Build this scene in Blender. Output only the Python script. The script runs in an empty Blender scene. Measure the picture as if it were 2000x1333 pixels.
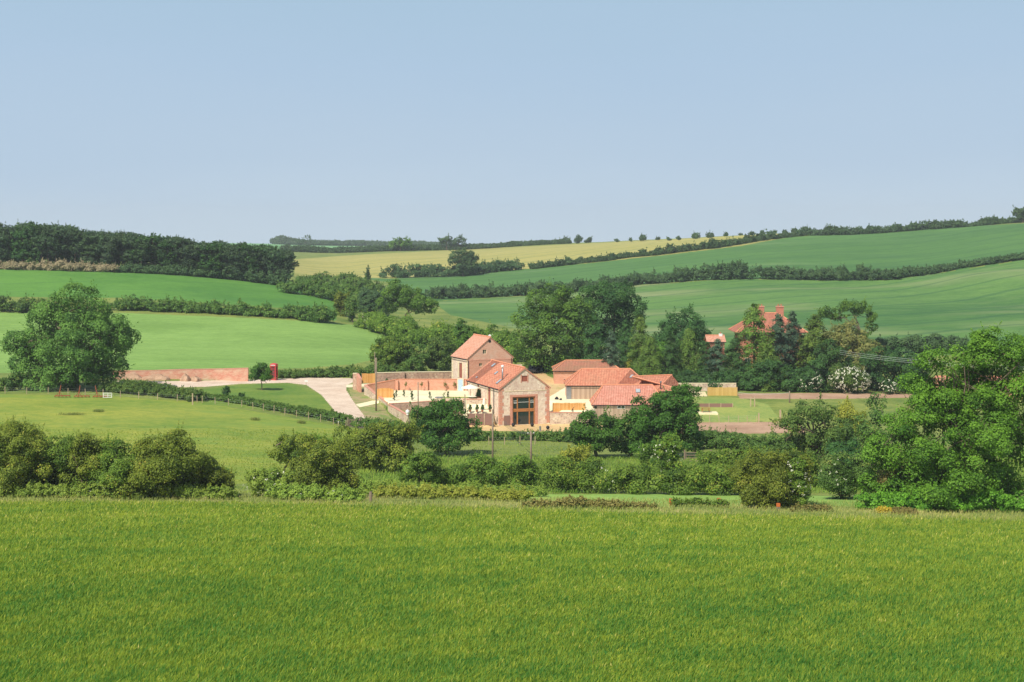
import bpy, bmesh, math, random
import numpy as np
from mathutils import Vector, Matrix
from mathutils.geometry import tessellate_polygon

# ------------------------------------------------------------------ camera, world, sun, exposure
F, CX, HY, CZ = 3200.0, 1000.0, 440.0, 34.0     # focal length in photo pixels, principal column, horizon row, eye height
sc = bpy.context.scene
C = sc.collection
cam_d = bpy.data.cameras.new('camera')
cam_d.sensor_width = 36.0
cam_d.lens = F / 2000.0 * 36.0
cam_d.shift_y = -(666.5 - HY) / 2000.0
cam_d.clip_start = 0.5
cam_d.clip_end = 12000.0
cam = bpy.data.objects.new('camera', cam_d)
cam.location = (0, 0, CZ)
cam.rotation_euler = (math.pi / 2, 0, 0)
C.objects.link(cam)
sc.camera = cam

SUN = Vector((-0.50, -0.72, 1.0)).normalized()
EL = math.asin(SUN.z)
world = bpy.data.worlds.new('World')
sc.world = world
world.use_nodes = True
wt = world.node_tree
for n in list(wt.nodes):
    wt.nodes.remove(n)
w_out = wt.nodes.new('ShaderNodeOutputWorld')
w_sky = wt.nodes.new('ShaderNodeTexSky')
w_sky.sky_type = 'NISHITA'
w_sky.sun_disc = False
w_sky.sun_elevation = EL
w_sky.sun_rotation = math.atan2(SUN.x, SUN.y)
w_sky.altitude = 50
w_sky.air_density = 1.0
w_sky.dust_density = 1.2
w_sky.ozone_density = 1.0
w_bg = wt.nodes.new('ShaderNodeBackground')
w_bg.inputs['Strength'].default_value = 0.1
# a hazy summer sky: low down the Nishita colours are veiled by pale blue haze
w_tc = wt.nodes.new('ShaderNodeTexCoord')
w_sep = wt.nodes.new('ShaderNodeSeparateXYZ')
w_map = wt.nodes.new('ShaderNodeMapRange')
w_map.inputs['From Min'].default_value = -0.01
w_map.inputs['From Max'].default_value = 0.16
w_map.inputs['To Min'].default_value = 0.0
w_map.inputs['To Max'].default_value = 1.0
w_ramp = wt.nodes.new('ShaderNodeValToRGB')
w_noise = wt.nodes.new('ShaderNodeTexNoise')
w_noise.inputs['Scale'].default_value = 3.0
w_noise.inputs['Detail'].default_value = 4.0
w_nm = wt.nodes.new('ShaderNodeMapping')
w_nm.inputs['Scale'].default_value = (1, 1, 5)
w_add = wt.nodes.new('ShaderNodeMath'); w_add.operation = 'MULTIPLY_ADD'
w_add.inputs[1].default_value = 0.34; w_add.inputs[2].default_value = -0.17
w_sum = wt.nodes.new('ShaderNodeMath'); w_sum.operation = 'ADD'
w_fade = wt.nodes.new('ShaderNodeMapRange')
w_fade.inputs['From Min'].default_value = 0.16
w_fade.inputs['From Max'].default_value = 0.6
w_mix = wt.nodes.new('ShaderNodeMixRGB')
L = wt.links.new
L(w_tc.outputs['Generated'], w_sep.inputs[0])
L(w_sep.outputs['Z'], w_map.inputs['Value'])
L(w_tc.outputs['Generated'], w_nm.inputs['Vector'])
L(w_nm.outputs[0], w_noise.inputs['Vector'])
L(w_noise.outputs[0], w_add.inputs[0])
L(w_map.outputs[0], w_sum.inputs[0]); L(w_add.outputs[0], w_sum.inputs[1])
L(w_sum.outputs[0], w_ramp.inputs[0])
cr = w_ramp.color_ramp
SKYC = [(0.0, (5.0, 6.1, 7.1)), (0.3, (4.3, 5.5, 6.8)), (0.65, (3.9, 5.25, 6.75)), (1.0, (3.5, 5.0, 6.4))]
cr.elements[0].position = 0.0; cr.elements[1].position = 1.0
for p, c in SKYC[1:-1]:
    cr.elements.new(p)
for e, (p, c) in zip(cr.elements, SKYC):
    e.position = p; e.color = (c[0] / 10, c[1] / 10, c[2] / 10, 1)
w_mul = wt.nodes.new('ShaderNodeVectorMath'); w_mul.operation = 'SCALE'
w_mul.inputs['Scale'].default_value = 10.0
L(w_ramp.outputs['Color'], w_mul.inputs[0])
L(w_sep.outputs['Z'], w_fade.inputs['Value'])
L(w_fade.outputs[0], w_mix.inputs['Fac'])
L(w_mul.outputs[0], w_mix.inputs['Color1'])
L(w_sky.outputs[0], w_mix.inputs['Color2'])
L(w_mix.outputs[0], w_bg.inputs['Color'])
L(w_bg.outputs[0], w_out.inputs['Surface'])

sun_d = bpy.data.lights.new('sun', 'SUN')
sun_d.energy = 4.5
sun_d.angle = math.radians(0.6)
sun_d.color = (1.0, 0.94, 0.82)
sun = bpy.data.objects.new('sun', sun_d)
sun.rotation_euler = SUN.to_track_quat('Z', 'Y').to_euler()
sun.location = (0, 0, 200)
C.objects.link(sun)

sc.view_settings.view_transform = 'Standard'
sc.view_settings.look = 'None'
sc.view_settings.exposure = 0.15
sc.view_settings.gamma = 1.0
sc.cycles.max_bounces = 6
sc.cycles.diffuse_bounces = 2
sc.cycles.transmission_bounces = 3
sc.cycles.transparent_max_bounces = 8
sc.cycles.volume_bounces = 0
sc.cycles.use_denoising = True

rng = np.random.default_rng(7)

# ------------------------------------------------------------------ bookkeeping
def tag(o, label=None, cat=None, group=None, kind=None):
    if label: o['label'] = label
    if cat: o['category'] = cat
    if group: o['group'] = group
    if kind: o['kind'] = kind
    return o

def thing(name, label, cat, loc=(0, 0, 0), rz=0.0, group=None, scale=1.0):
    o = bpy.data.objects.new(name, None)
    o.empty_display_size = 0.5
    o.location = loc
    o.rotation_euler = (0, 0, rz)
    if scale != 1.0: o.scale = (scale,) * 3 if not isinstance(scale, tuple) else scale
    C.objects.link(o)
    return tag(o, label, cat, group)

def link(name, me, parent=None):
    o = bpy.data.objects.new(name, me)
    C.objects.link(o)
    if parent: o.parent = parent
    return o

def dup(root, loc, rz=0.0, scale=1.0, label=None, group=None):
    r = root.copy(); C.objects.link(r)
    r.location = loc; r.rotation_euler = (0, 0, rz)
    r.scale = (scale,) * 3 if not isinstance(scale, tuple) else scale
    if label: r['label'] = label
    if group: r['group'] = group
    for ch in list(root.children):
        c = ch.copy(); C.objects.link(c); c.parent = r
        for g in list(ch.children):
            d = g.copy(); C.objects.link(d); d.parent = c
    return r

def np_mesh(name, verts, faces, mat=None, tint=None, smooth=False):
    """verts (N,3); faces (M,k) all with the same k"""
    verts = np.ascontiguousarray(verts, dtype=np.float32)
    faces = np.ascontiguousarray(faces, dtype=np.int32)
    me = bpy.data.meshes.new(name)
    nf, k = faces.shape
    me.vertices.add(len(verts)); me.vertices.foreach_set('co', verts.ravel())
    me.loops.add(nf * k); me.loops.foreach_set('vertex_index', faces.ravel())
    me.polygons.add(nf)
    me.polygons.foreach_set('loop_start', np.arange(0, nf * k, k, dtype=np.int32))
    if smooth:
        me.polygons.foreach_set('use_smooth', np.ones(nf, dtype=bool))
    if tint is not None:
        a = me.attributes.new('tint', 'FLOAT', 'FACE')
        a.data.foreach_set('value', np.ascontiguousarray(tint, dtype=np.float32))
    if mat: me.materials.append(mat)
    me.update(calc_edges=True)
    return me

# ------------------------------------------------------------------ materials
class NT:
    def __init__(s, name):
        s.m = bpy.data.materials.new(name); s.m.use_nodes = True
        s.t = s.m.node_tree
        s.b = s.t.nodes['Principled BSDF']
        s.out = s.t.nodes['Material Output']
        s.b.inputs['Specular IOR Level'].default_value = 0.2
        s.b.inputs['Roughness'].default_value = 0.85
    def n(s, kind, **kw):
        x = s.t.nodes.new('ShaderNode' + kind)
        for k, v in kw.items(): setattr(x, k, v)
        return x
    def l(s, a, b): s.t.links.new(a, b)
    def coords(s, which='Object', scale=(1, 1, 1), rot=0.0):
        tc = s.n('TexCoord'); mp = s.n('Mapping')
        mp.inputs['Scale'].default_value = scale
        mp.inputs['Rotation'].default_value = (0, 0, rot)
        s.l(tc.outputs[which], mp.inputs['Vector'])
        return mp.outputs[0]
    def noise(s, vec, scale, detail=4.0, rough=0.6):
        x = s.n('TexNoise'); x.inputs['Scale'].default_value = scale
        x.inputs['Detail'].default_value = detail; x.inputs['Roughness'].default_value = rough
        s.l(vec, x.inputs['Vector']); return x.outputs[0]
    def ramp(s, fac, stops, interp='LINEAR'):
        r = s.n('ValToRGB'); e = r.color_ramp.elements; r.color_ramp.interpolation = interp
        while len(e) < len(stops): e.new(0.5)
        for q, (p, c) in zip(e, stops):
            q.position = p; q.color = (c[0], c[1], c[2], 1)
        s.l(fac, r.inputs[0]); return r.outputs['Color']
    def mix(s, fac, a, b, mode='MIX'):
        x = s.n('MixRGB', blend_type=mode)
        for sock, v in ((x.inputs[0], fac), (x.inputs[1], a), (x.inputs[2], b)):
            if isinstance(v, (int, float)): sock.default_value = v
            elif isinstance(v, tuple): sock.default_value = (v[0], v[1], v[2], 1)
            else: s.l(v, sock)
        return x.outputs[0]
    def math(s, op, a, b=0.0, c=None):
        x = s.n('Math', operation=op)
        for i, v in enumerate((a, b, c)):
            if v is None: continue
            if isinstance(v, (int, float)): x.inputs[i].default_value = v
            else: s.l(v, x.inputs[i])
        return x.outputs[0]
    def color(s, c):
        if isinstance(c, tuple): s.b.inputs['Base Color'].default_value = (c[0], c[1], c[2], 1)
        else: s.l(c, s.b.inputs['Base Color'])
        return s
    def bump(s, h, strength=0.5, dist=0.1):
        x = s.n('Bump'); x.inputs['Strength'].default_value = strength
        x.inputs['Distance'].default_value = dist
        s.l(h, x.inputs['Height']); s.l(x.outputs[0], s.b.inputs['Normal']); return s

def hx(h):
    """sRGB hex -> linear tuple"""
    v = [int(h[i:i + 2], 16) / 255 for i in (0, 2, 4)]
    return tuple(x / 12.92 if x <= 0.04045 else ((x + 0.055) / 1.055) ** 2.4 for x in v)

def s8(r, g, b):
    return tuple(x / 12.92 if x <= 0.04045 else ((x + 0.055) / 1.055) ** 2.4 for x in (r / 255, g / 255, b / 255))

def sc3(c, k): return (c[0] * k, c[1] * k, c[2] * k)

def field_mat(name, dark, light, fine=1.2, broad=0.03, rows=None, stretch=(1, 1, 1), rot=0.0, bump=0.4, patch=None, lines=None, fdist=0.15):
    t = NT(name)
    v = t.coords('Object', stretch, rot)
    a = t.noise(v, broad, 4, 0.55)
    b = t.noise(v, fine, 5, 0.75)
    m2 = t.noise(v, broad * 6, 5, 0.7)
    f = t.math('ADD', t.math('ADD', t.math('MULTIPLY', a, 0.45), t.math('MULTIPLY', b, 0.35)), t.math('MULTIPLY', m2, 0.2))
    c = t.ramp(f, [(0.40, dark), (0.57, light)])
    spk = t.noise(v, fine * 3.1, 3, 0.8)
    c = t.mix(t.ramp(spk, [(0.42, (0.32,) * 3), (0.58, (0, 0, 0))]), c, sc3(dark, 0.72))
    if patch:
        pc, sca, lo, hi = patch
        p = t.noise(t.coords('Object', stretch, rot), sca, 3, 0.6)
        c = t.mix(t.ramp(p, [(lo, (0, 0, 0)), (hi, (1, 1, 1))]), c, pc)
    if rows or lines:
        for (sp, w, col, amt, rt) in (rows or []):
            vv = t.coords('Object', (1, 1, 1), rt)
            nz = t.noise(vv, 0.01, 2, 0.5)
            sx = t.n('SeparateXYZ'); t.l(vv, sx.inputs[0])
            x = t.math('ADD', sx.outputs['X'], t.math('MULTIPLY', nz, 30.0))
            x = t.math('FRACT', t.math('DIVIDE', x, sp))
            x = t.math('ABSOLUTE', t.math('SUBTRACT', x, 0.5))
            m = t.math('LESS_THAN', x, w / sp)
            c = t.mix(t.math('MULTIPLY', m, amt), c, col)
    t.color(c)
    if bump: t.bump(b, bump, fdist)
    return t.m
# ------------------------------------------------------------------ terrain
DN = [5, 15, 40, 80, 110, 143, 158, 185, 215, 245, 275, 300, 322, 350, 385, 420, 470, 520, 600, 700, 850, 1000, 1250, 1500, 2500]
COLS = {
-600: [1333, 1098, 1028, 978, 958, 924, 870, 818, 778, 750, 730, 690, 645, 600, 550, 505, 488, 478, 470, 468, 466, 465, 462],
0:    [1333, 1100, 1032, 985, 966, 930, 876, 825, 782, 756, 734, 700, 660, 615, 570, 527, 508, 495, 484, 479, 477, 476, 472],
250:  [1333, 1100, 1034, 987, 968, 932, 878, 828, 785, 757, 736, 700, 662, 618, 576, 533, 514, 502, 490, 483, 480, 478, 474],
500:  [1333, 1101, 1038, 992, 972, 938, 885, 838, 793, 762, 740, 703, 664, 624, 590, 553, 538, 526, 509, 497, 488, 483, 476],
650:  [1333, 1102, 1041, 995, 975, 943, 896, 850, 802, 766, 744, 708, 672, 635, 602, 577, 562, 550, 532, 512, 496, 489, 480],
760:  [1333, 1103, 1044, 998, 977, 946, 900, 860, 813, 768, 745, 710, 680, 655, 628, 605, 585, 563, 529, 505, 491, 486, 481],
900:  [1333, 1104, 1047, 1000, 980, 950, 904, 866, 830, 775, 748, 716, 686, 662, 634, 610, 584, 560, 524, 502, 489, 484, 481],
1050: [1334, 1105, 1050, 1002, 982, 952, 904, 866, 832, 778, 753, 722, 690, 664, 636, 610, 575, 550, 516, 492, 479, 478, 479],
1250: [1333, 1106, 1052, 1004, 984, 955, 906, 868, 834, 780, 754, 724, 690, 662, 630, 600, 562, 532, 497, 480, 471, 472, 476],
1500: [1333, 1107, 1056, 1008, 988, 958, 912, 874, 833, 781, 757, 725, 688, 655, 618, 588, 545, 510, 474, 460, 458, 461, 466],
1750: [1333, 1108, 1060, 1012, 992, 962, 915, 876, 832, 786, 760, 722, 684, 650, 612, 578, 546, 508, 466, 449, 448, 452, 458],
2000: [1333, 1110, 1064, 1016, 996, 966, 918, 878, 832, 787, 760, 716, 675, 640, 600, 562, 507, 478, 440, 435, 437, 441, 450],
2600: [1333, 1112, 1070, 1025, 1003, 972, 925, 880, 830, 784, 755, 705, 660, 620, 575, 530, 470, 440, 405, 400, 402, 408, 420],
}
def pchip(x, y, xs):
    x = np.asarray(x, float); y = np.asarray(y, float)
    h = np.diff(x); d = np.diff(y) / h
    m = np.zeros_like(y)
    for i in range(1, len(x) - 1):
        if d[i - 1] * d[i] > 0:
            w1, w2 = 2 * h[i] + h[i - 1], h[i] + 2 * h[i - 1]
            m[i] = (w1 + w2) / (w1 / d[i - 1] + w2 / d[i])
    m[0], m[-1] = d[0], d[-1]
    i = np.clip(np.searchsorted(x, xs) - 1, 0, len(x) - 2)
    t = (xs - x[i]) / h[i]
    return ((2*t**3 - 3*t**2 + 1) * y[i] + (t**3 - 2*t**2 + t) * h[i] * m[i] + (-2*t**3 + 3*t**2) * y[i+1] + (t**3 - t**2) * h[i] * m[i+1])

TA = np.arange(-1400, 3401, 20.0)                       # photo columns
TD = np.concatenate([np.arange(5, 160, 1.0), np.arange(160, 420, 1.0), np.arange(420, 850, 2.0), np.geomspace(850, 6000, 120)])
_ck = sorted(COLS)
_prof = []
for k in _ck:
    ys = [None, None] + COLS[k]
    z = [CZ - 3.6, CZ - 6.0] + [CZ - (y - HY) / F * d for y, d in zip(COLS[k], DN[2:])]
    dd = DN + [6000]
    z.append(z[-1] - 60)
    _prof.append(pchip(dd, z, TD))
_prof = np.array(_prof)
_kx = np.array([-1400] + _ck + [3400], float)
_prof = np.vstack([_prof[:1], _prof, _prof[-1:]])
TZ = np.empty((len(TA), len(TD)))
for j in range(len(TD)):
    TZ[:, j] = pchip(_kx, _prof[:, j], TA)
# soften the creases a little across the columns
for _ in range(6):
    TZ[1:-1] = 0.25 * TZ[:-2] + 0.5 * TZ[1:-1] + 0.25 * TZ[2:]

def hnoise(x, y, s, seed):
    r = np.random.default_rng(seed)
    out = np.zeros_like(x)
    for _ in range(6):
        a = r.uniform(0, 2 * np.pi); k = 2 * np.pi / s * r.uniform(0.6, 1.8); p = r.uniform(0, 6.28)
        out += np.sin((x * np.cos(a) + y * np.sin(a)) * k + p)
    return out / 6

def poly_sd(x, y, poly):
    """signed distance to a polygon (negative inside), vectorised"""
    P = np.asarray(poly, float); n = len(P)
    d = np.full(x.shape, 1e18); inside = np.zeros(x.shape, bool)
    for i in range(n):
        a, b = P[i], P[(i + 1) % n]
        ex, ey = b - a
        wx, wy = x - a[0], y - a[1]
        t = np.clip((wx * ex + wy * ey) / max(ex * ex + ey * ey, 1e-12), 0, 1)
        d = np.minimum(d, (wx - ex * t) ** 2 + (wy - ey * t) ** 2)
        c1 = (a[1] <= y) & (b[1] > y); c2 = (b[1] <= y) & (a[1] > y)
        cr_ = ex * wy - ey * wx
        inside ^= (c1 & (cr_ > 0)) | (c2 & (cr_ < 0))
    d = np.sqrt(d)
    return np.where(inside, -d, d)

def WX(px, D): return ((px - CX) / F * D, D)
def ZY(py, D): return CZ - (py - HY) / F * D
ZG = ZY(763, 300)        # walled gravel garden
ZP = ZY(803, 276)        # lower patio
ZYD = ZY(780, 296.5)     # yard of the low barns
ZB = ZY(832, 275)        # ground at the big barn's gable
PLAT = [
    ([WX(715, 296.5), WX(776, 300.6), WX(916, 300.2), WX(960, 294), WX(955, 281.0), WX(905, 281.0), WX(761, 281.0)], ZG, 0.35),
    ([WX(906, 280.6), WX(964, 280.6), WX(964, 273.6), WX(906, 273.6)], ZP, 0.3),
    ([WX(1074, 276.4), WX(1030, 330), WX(1150, 330), WX(1215, 305), WX(1165, 283.5), WX(1148, 276.4)], ZYD, 0.5),
    ([WX(905, 255), WX(905, 272.6), WX(960, 272.6), WX(1060, 292), WX(1073, 275.6), WX(1150, 275.6), WX(1150, 262)], ZB, 2.5),
    ([WX(885, 299), WX(1003, 303), WX(1003, 312), WX(880, 312)], ZG, 1.0),
]
def zt(x, y):
    x = np.atleast_1d(np.asarray(x, float)); y = np.atleast_1d(np.asarray(y, float))
    yy = np.clip(y, 5.0, 5990.0)
    a = np.clip(CX + F * x / yy, TA[0], TA[-1] - 1e-6)
    i = np.clip(((a - TA[0]) / 20).astype(int), 0, len(TA) - 2); fa = (a - TA[i]) / 20
    j = np.clip(np.searchsorted(TD, yy) - 1, 0, len(TD) - 2); fd = (yy - TD[j]) / (TD[j + 1] - TD[j])
    z = (TZ[i, j] * (1-fa) + TZ[i+1, j] * fa) * (1-fd) + (TZ[i, j+1] * (1-fa) + TZ[i+1, j+1] * fa) * fd
    amp = np.clip((y - 20) / 100, 0, 1)
    far = np.clip((y - 430) / 150, 0, 1)
    z = z + amp * 0.10 * hnoise(x, y, 14, 1) + far * 0.9 * hnoise(x, y, 90, 2) * np.clip((x - 20) / 100, 0, 1)
    # the dry swales on the right-hand slope
    u = (x - 150) * 0.8 + (y - 520) * 0.6
    z = z + np.clip((x - 95) / 60, 0, 1) * np.clip((y - 440) / 50, 0, 1) * np.clip((640 - y) / 60, 0, 1) * 1.5 * np.sin(u / 17.0)
    for poly, pz, bl in PLAT:
        near = (y > 245) & (y < 335) & (x > -35) & (x < 30)
        if near.any():
            s = poly_sd(x[near], y[near], poly)
            w = np.clip(1 - s / bl, 0, 1)
            w = w * w * (3 - 2 * w)
            z[near] = z[near] * (1 - w) + pz * w
    return z
def gz(x, y): return float(zt(x, y)[0])
def GD(px, D):
    x = (px - CX) / F * D
    return Vector((x, D, gz(x, D)))
_DS = np.concatenate([np.arange(30, 450, 0.25), np.arange(450, 3000, 1.0)])
def G(px, py, dmin=30, dmax=3000):
    """the ground point first met along the sight line through (px, py) beyond dmin"""
    ds = _DS[(_DS >= dmin) & (_DS <= dmax)]
    zz = zt((px - CX) / F * ds, ds)
    line = CZ - (py - HY) / F * ds
    hit = np.nonzero(zz >= line)[0]
    k = hit[0] if len(hit) else int(np.argmin(line - zz))
    return Vector(((px - CX) / F * ds[k], ds[k], zz[k]))
def PX(v): return (CX + F * v[0] / v[1], HY + F * (CZ - v[2]) / v[1])

# materials of the ground -------------------------------------------------
M = {}
M['barley_soil'] = field_mat('barley_ground', s8(92, 128, 46), s8(134, 152, 62), 2.0, 0.06)
M['margin'] = field_mat('margin_grass', s8(112, 132, 66), s8(164, 164, 96), 1.5, 0.15, patch=(hx('8c8a62'), 0.25, 0.55, 0.7), stretch=(0.6, 1, 1))
M['strip'] = field_mat('strip_grass', hx('7da04a'), hx('9aba5c'), 1.5, 0.1)
M['pasture'] = field_mat('pasture_grass', s8(104, 136, 50), s8(164, 166, 70), 1.0, 0.06, stretch=(0.55, 1, 1), patch=(hx('74903c'), 0.12, 0.5, 0.7))
M['rough'] = field_mat('rough_grass', s8(92, 118, 52), s8(142, 150, 76), 1.3, 0.12)
M['lawn'] = field_mat('lawn_grass', hx('74904a'), hx('a4a858'), 1.5, 0.08)
M['green'] = field_mat('green_grass', s8(88, 124, 46), s8(130, 148, 62), 1.4, 0.09)
M['pale_field'] = field_mat('pale_crop', s8(112, 146, 68), s8(140, 174, 88), 1.2, 0.05, stretch=(0.4, 1, 1), bump=0.5,
    rows=[(3.0, 0.35, hx('668f50'), 0.35, math.radians(82))])
M['bright_field'] = field_mat('bright_crop', s8(74, 122, 50), s8(102, 148, 62), 0.8, 0.03, stretch=(0.5, 1, 1), bump=0.3,
    rows=[(18.0, 0.6, hx('47753e'), 0.5, math.radians(75))])
M['hill_field'] = field_mat('hill_crop', s8(66, 108, 54), s8(104, 140, 70), 0.5, 0.018, stretch=(0.35, 1, 1), rot=math.radians(8), bump=0.3,
    patch=(hx('8a9464'), 0.022, 0.53, 0.70), rows=[(22.0, 1.3, s8(52, 94, 56), 0.5, math.radians(70))], fdist=0.3)
M['ridge_field'] = field_mat('ridge_crop', s8(64, 106, 54), s8(94, 134, 66), 0.5, 0.015, stretch=(0.3, 1, 1), bump=0.25,
    patch=(hx('76905e'), 0.02, 0.62, 0.8), rows=[(24.0, 1.4, s8(54, 96, 56), 0.5, math.radians(72))])
M['yellow_field'] = field_mat('yellow_crop', s8(150, 152, 78), s8(184, 174, 102), 0.4, 0.012, stretch=(0.4, 1, 1), bump=0.2,
    rows=[(26.0, 1.2, hx('768450'), 0.75, math.radians(35))])
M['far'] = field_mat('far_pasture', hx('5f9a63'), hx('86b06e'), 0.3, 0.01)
M['road'] = field_mat('road_surface', s8(206, 182, 158), s8(230, 210, 188), 2.0, 0.2, bump=0.2, patch=(s8(196, 170, 148), 0.35, 0.55, 0.75), fdist=0.03)
M['gravel'] = field_mat('cream_gravel', hx('e6d9ae'), hx('f6ecc8'), 4.0, 0.2, bump=0.3, patch=(hx('d6c49a'), 0.5, 0.6, 0.8), fdist=0.03)
M['dirt'] = field_mat('dirt_track', hx('c4a070'), hx('dcc08c'), 2.0, 0.2, bump=0.3, patch=(hx('a8a060'), 0.4, 0.58, 0.74), fdist=0.05)
M['soil'] = field_mat('bare_soil', hx('a5836a'), hx('c0a085'), 1.5, 0.2, bump=0.5)
M['verge'] = field_mat('rubble_verge', hx('738f42'), hx('b39a78'), 1.2, 0.35, bump=0.5)

REG = [  # name, material, photo polygon, D range; later entries win
 ('grass_margin', 'margin', [(-1400, 960), (0, 964), (480, 966), (700, 962), (760, 960), (1040, 960), (1040, 990), (3400, 990), (3400, 1060), (-1400, 1000)], 120, 172),
 ('green_strip', 'strip', [(1000, 966), (3400, 960), (3400, 984), (1300, 990), (1150, 990), (1040, 985)], 146, 178),
 ('barley_ground', 'barley_soil', [(-1400, 975), (0, 984), (400, 986), (700, 992), (1000, 1000), (1300, 1010), (1600, 1016), (2000, 1024), (3400, 1045), (3400, 9000), (-1400, 9000)], 0, 170),
 ('pasture', 'pasture', [(-1400, 770), (0, 770), (230, 775), (400, 787), (560, 815), (690, 838), (800, 860), (760, 905), (560, 940), (300, 955), (-1400, 965)], 158, 292),
 ('village_green', 'green', [(395, 790), (390, 762), (470, 752), (570, 749), (625, 770), (668, 822), (560, 805)], 255, 325),
 ('pale_green_field', 'pale_field', [(-1400, 600), (0, 611), (250, 612), (480, 621), (640, 630), (760, 641), (858, 654), (860, 664), (830, 684), (740, 700), (690, 712), (600, 719), (490, 722), (218, 725), (0, 729), (-1400, 722)], 322, 440),
 ('bright_green_field', 'bright_field', [(-1400, 510), (0, 525), (200, 528), (400, 542), (560, 555), (672, 569), (662, 600), (655, 628), (560, 603), (400, 592), (230, 582), (0, 580), (-1400, 575)], 390, 600),
 ('hill_field', 'hill_field', [(845, 590), (1000, 580), (1100, 574), (1250, 557), (1430, 545), (1600, 548), (1740, 547), (1850, 532), (2000, 508), (3400, 330), (3400, 720), (1960, 700), (1700, 694), (1400, 692), (1240, 690), (1000, 640), (880, 616)], 372, 760),
 ('ridge_field', 'ridge_field', [(700, 543), (760, 545), (870, 538), (1030, 526), (1160, 514), (1300, 499), (1450, 481), (1540, 464), (1700, 452), (2000, 437), (3400, 300), (3400, 330), (2000, 507), (1850, 531), (1740, 546), (1600, 547), (1430, 544), (1250, 556), (1100, 573), (1000, 579), (845, 589), (760, 552)], 520, 1010),
 ('yellow_field', 'yellow_field', [(575, 540), (575, 507), (700, 498), (880, 489), (1100, 478), (1540, 456), (1600, 450), (1540, 463), (1450, 480), (1300, 498), (1160, 513), (1030, 525), (870, 537), (760, 544), (680, 541)], 620, 1270),
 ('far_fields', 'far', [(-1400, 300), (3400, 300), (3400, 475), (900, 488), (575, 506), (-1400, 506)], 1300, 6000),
 ('lawn', 'lawn', [(1330, 775), (1445, 778), (1500, 790), (1530, 828), (1330, 828)], 268, 320),
 ('seed_bed', 'soil', [(1330, 826), (1560, 824), (1575, 846), (1320, 849)], 255, 290),
 ('farm_track', 'soil', [(1440, 769), (1600, 768), (1780, 770), (1785, 777), (1600, 780), (1445, 779)], 285, 325),
 ('verge', 'verge', [(676, 742), (745, 742), (745, 790), (775, 830), (705, 826), (690, 790)], 262, 330),
 ('road', 'road', [(217, 744), (330, 745), (485, 742), (600, 738), (688, 739), (692, 746), (678, 752), (676, 762), (694, 790), (716, 818), (712, 838), (672, 832), (650, 798), (628, 772), (598, 752), (560, 748), (470, 750), (400, 756), (330, 757), (217, 752)], 250, 335),
 ('gravel_path', 'gravel', [(676, 752), (735, 749), (735, 754), (676, 757)], 290, 325),
 ('gravel_path', 'gravel', [(694, 790), (738, 781), (742, 787), (703, 796)], 262, 320),
]
REGW = [ # given in world plan
 ('gravel_garden', 'gravel', [WX(714, 296.8), WX(776, 301), WX(918, 300.6), WX(962, 294), WX(958, 280.8), WX(905, 280.8), WX(760, 280.8)]),
 ('patio', 'gravel', [WX(905, 280.8), WX(966, 280.8), WX(966, 273.4), WX(905, 273.4)]),
 ('yard', 'gravel', [WX(1070, 276.2), WX(1040, 326), WX(1110, 326), WX(1215, 305), WX(1190, 290), WX(1148, 276.2)]),
 ('dirt_track', 'dirt', [WX(1015, 352), WX(1042, 352), WX(1110, 322), WX(1072, 300), WX(1020, 310)]),
 ('forecourt', 'dirt', [WX(905, 268.5), WX(905, 273.4), WX(960, 273.4), WX(965, 276), WX(1076, 278), WX(1076, 276.2), WX(1180, 276.2), WX(1180, 267), WX(1050, 267.5)]),
]
px_cols = np.concatenate([np.arange(-1400, -120, 20), np.arange(-120, 2121, 2.2), np.arange(2140, 3401, 20)])
d_rows = np.concatenate([np.arange(5, 40, 1.0), np.arange(40, 140, 0.8), np.arange(140, 262, 0.6), np.arange(262, 330, 0.35), np.arange(330, 560, 0.9),
                         np.arange(560, 1300, 3.0), np.geomspace(1300, 2800, 50)])
PXg, DDg = np.meshgrid(px_cols, d_rows)
Xg = (PXg - CX) / F * DDg
Zg = zt(Xg.ravel(), DDg.ravel()).reshape(Xg.shape)
V = np.stack([Xg, DDg, Zg], -1).reshape(-1, 3)
nr, nc = Xg.shape
idx = np.arange(nr * nc).reshape(nr, nc)
Q = np.stack([idx[:-1, :-1], idx[:-1, 1:], idx[1:, 1:], idx[1:, :-1]], -1).reshape(-1, 4)
ctr = V[Q].mean(1)
cpx = CX + F * ctr[:, 0] / ctr[:, 1]; cpy = HY + F * (CZ - ctr[:, 2]) / ctr[:, 1]
reg = np.zeros(len(Q), int)
names = [('rough_ground', 'rough')]
for nm, mt, poly, d0, d1 in REG:
    names.append((nm, mt))
    P_ = np.asarray(poly, float)
    m = (ctr[:, 1] >= d0) & (ctr[:, 1] <= d1) & (cpx >= P_[:, 0].min()) & (cpx <= P_[:, 0].max()) & (cpy >= P_[:, 1].min()) & (cpy <= P_[:, 1].max())
    k = np.nonzero(m)[0]
    reg[k[poly_sd(cpx[k], cpy[k], poly) < 0]] = len(names) - 1
for nm, mt, poly in REGW:
    names.append((nm, mt))
    k = np.nonzero((ctr[:, 1] > 250) & (ctr[:, 1] < 360) & (np.abs(ctr[:, 0]) < 60))[0]
    reg[k[poly_sd(ctr[k, 0], ctr[k, 1], poly) < 0]] = len(names) - 1
for r_, (nm, mt) in enumerate(names):
    q = Q[reg == r_]
    if not len(q): continue
    used, inv = np.unique(q, return_inverse=True)
    me = np_mesh(nm, V[used], inv.reshape(-1, 4), M[mt], smooth=True)
    tag(link(nm, me), kind='structure')
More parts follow.
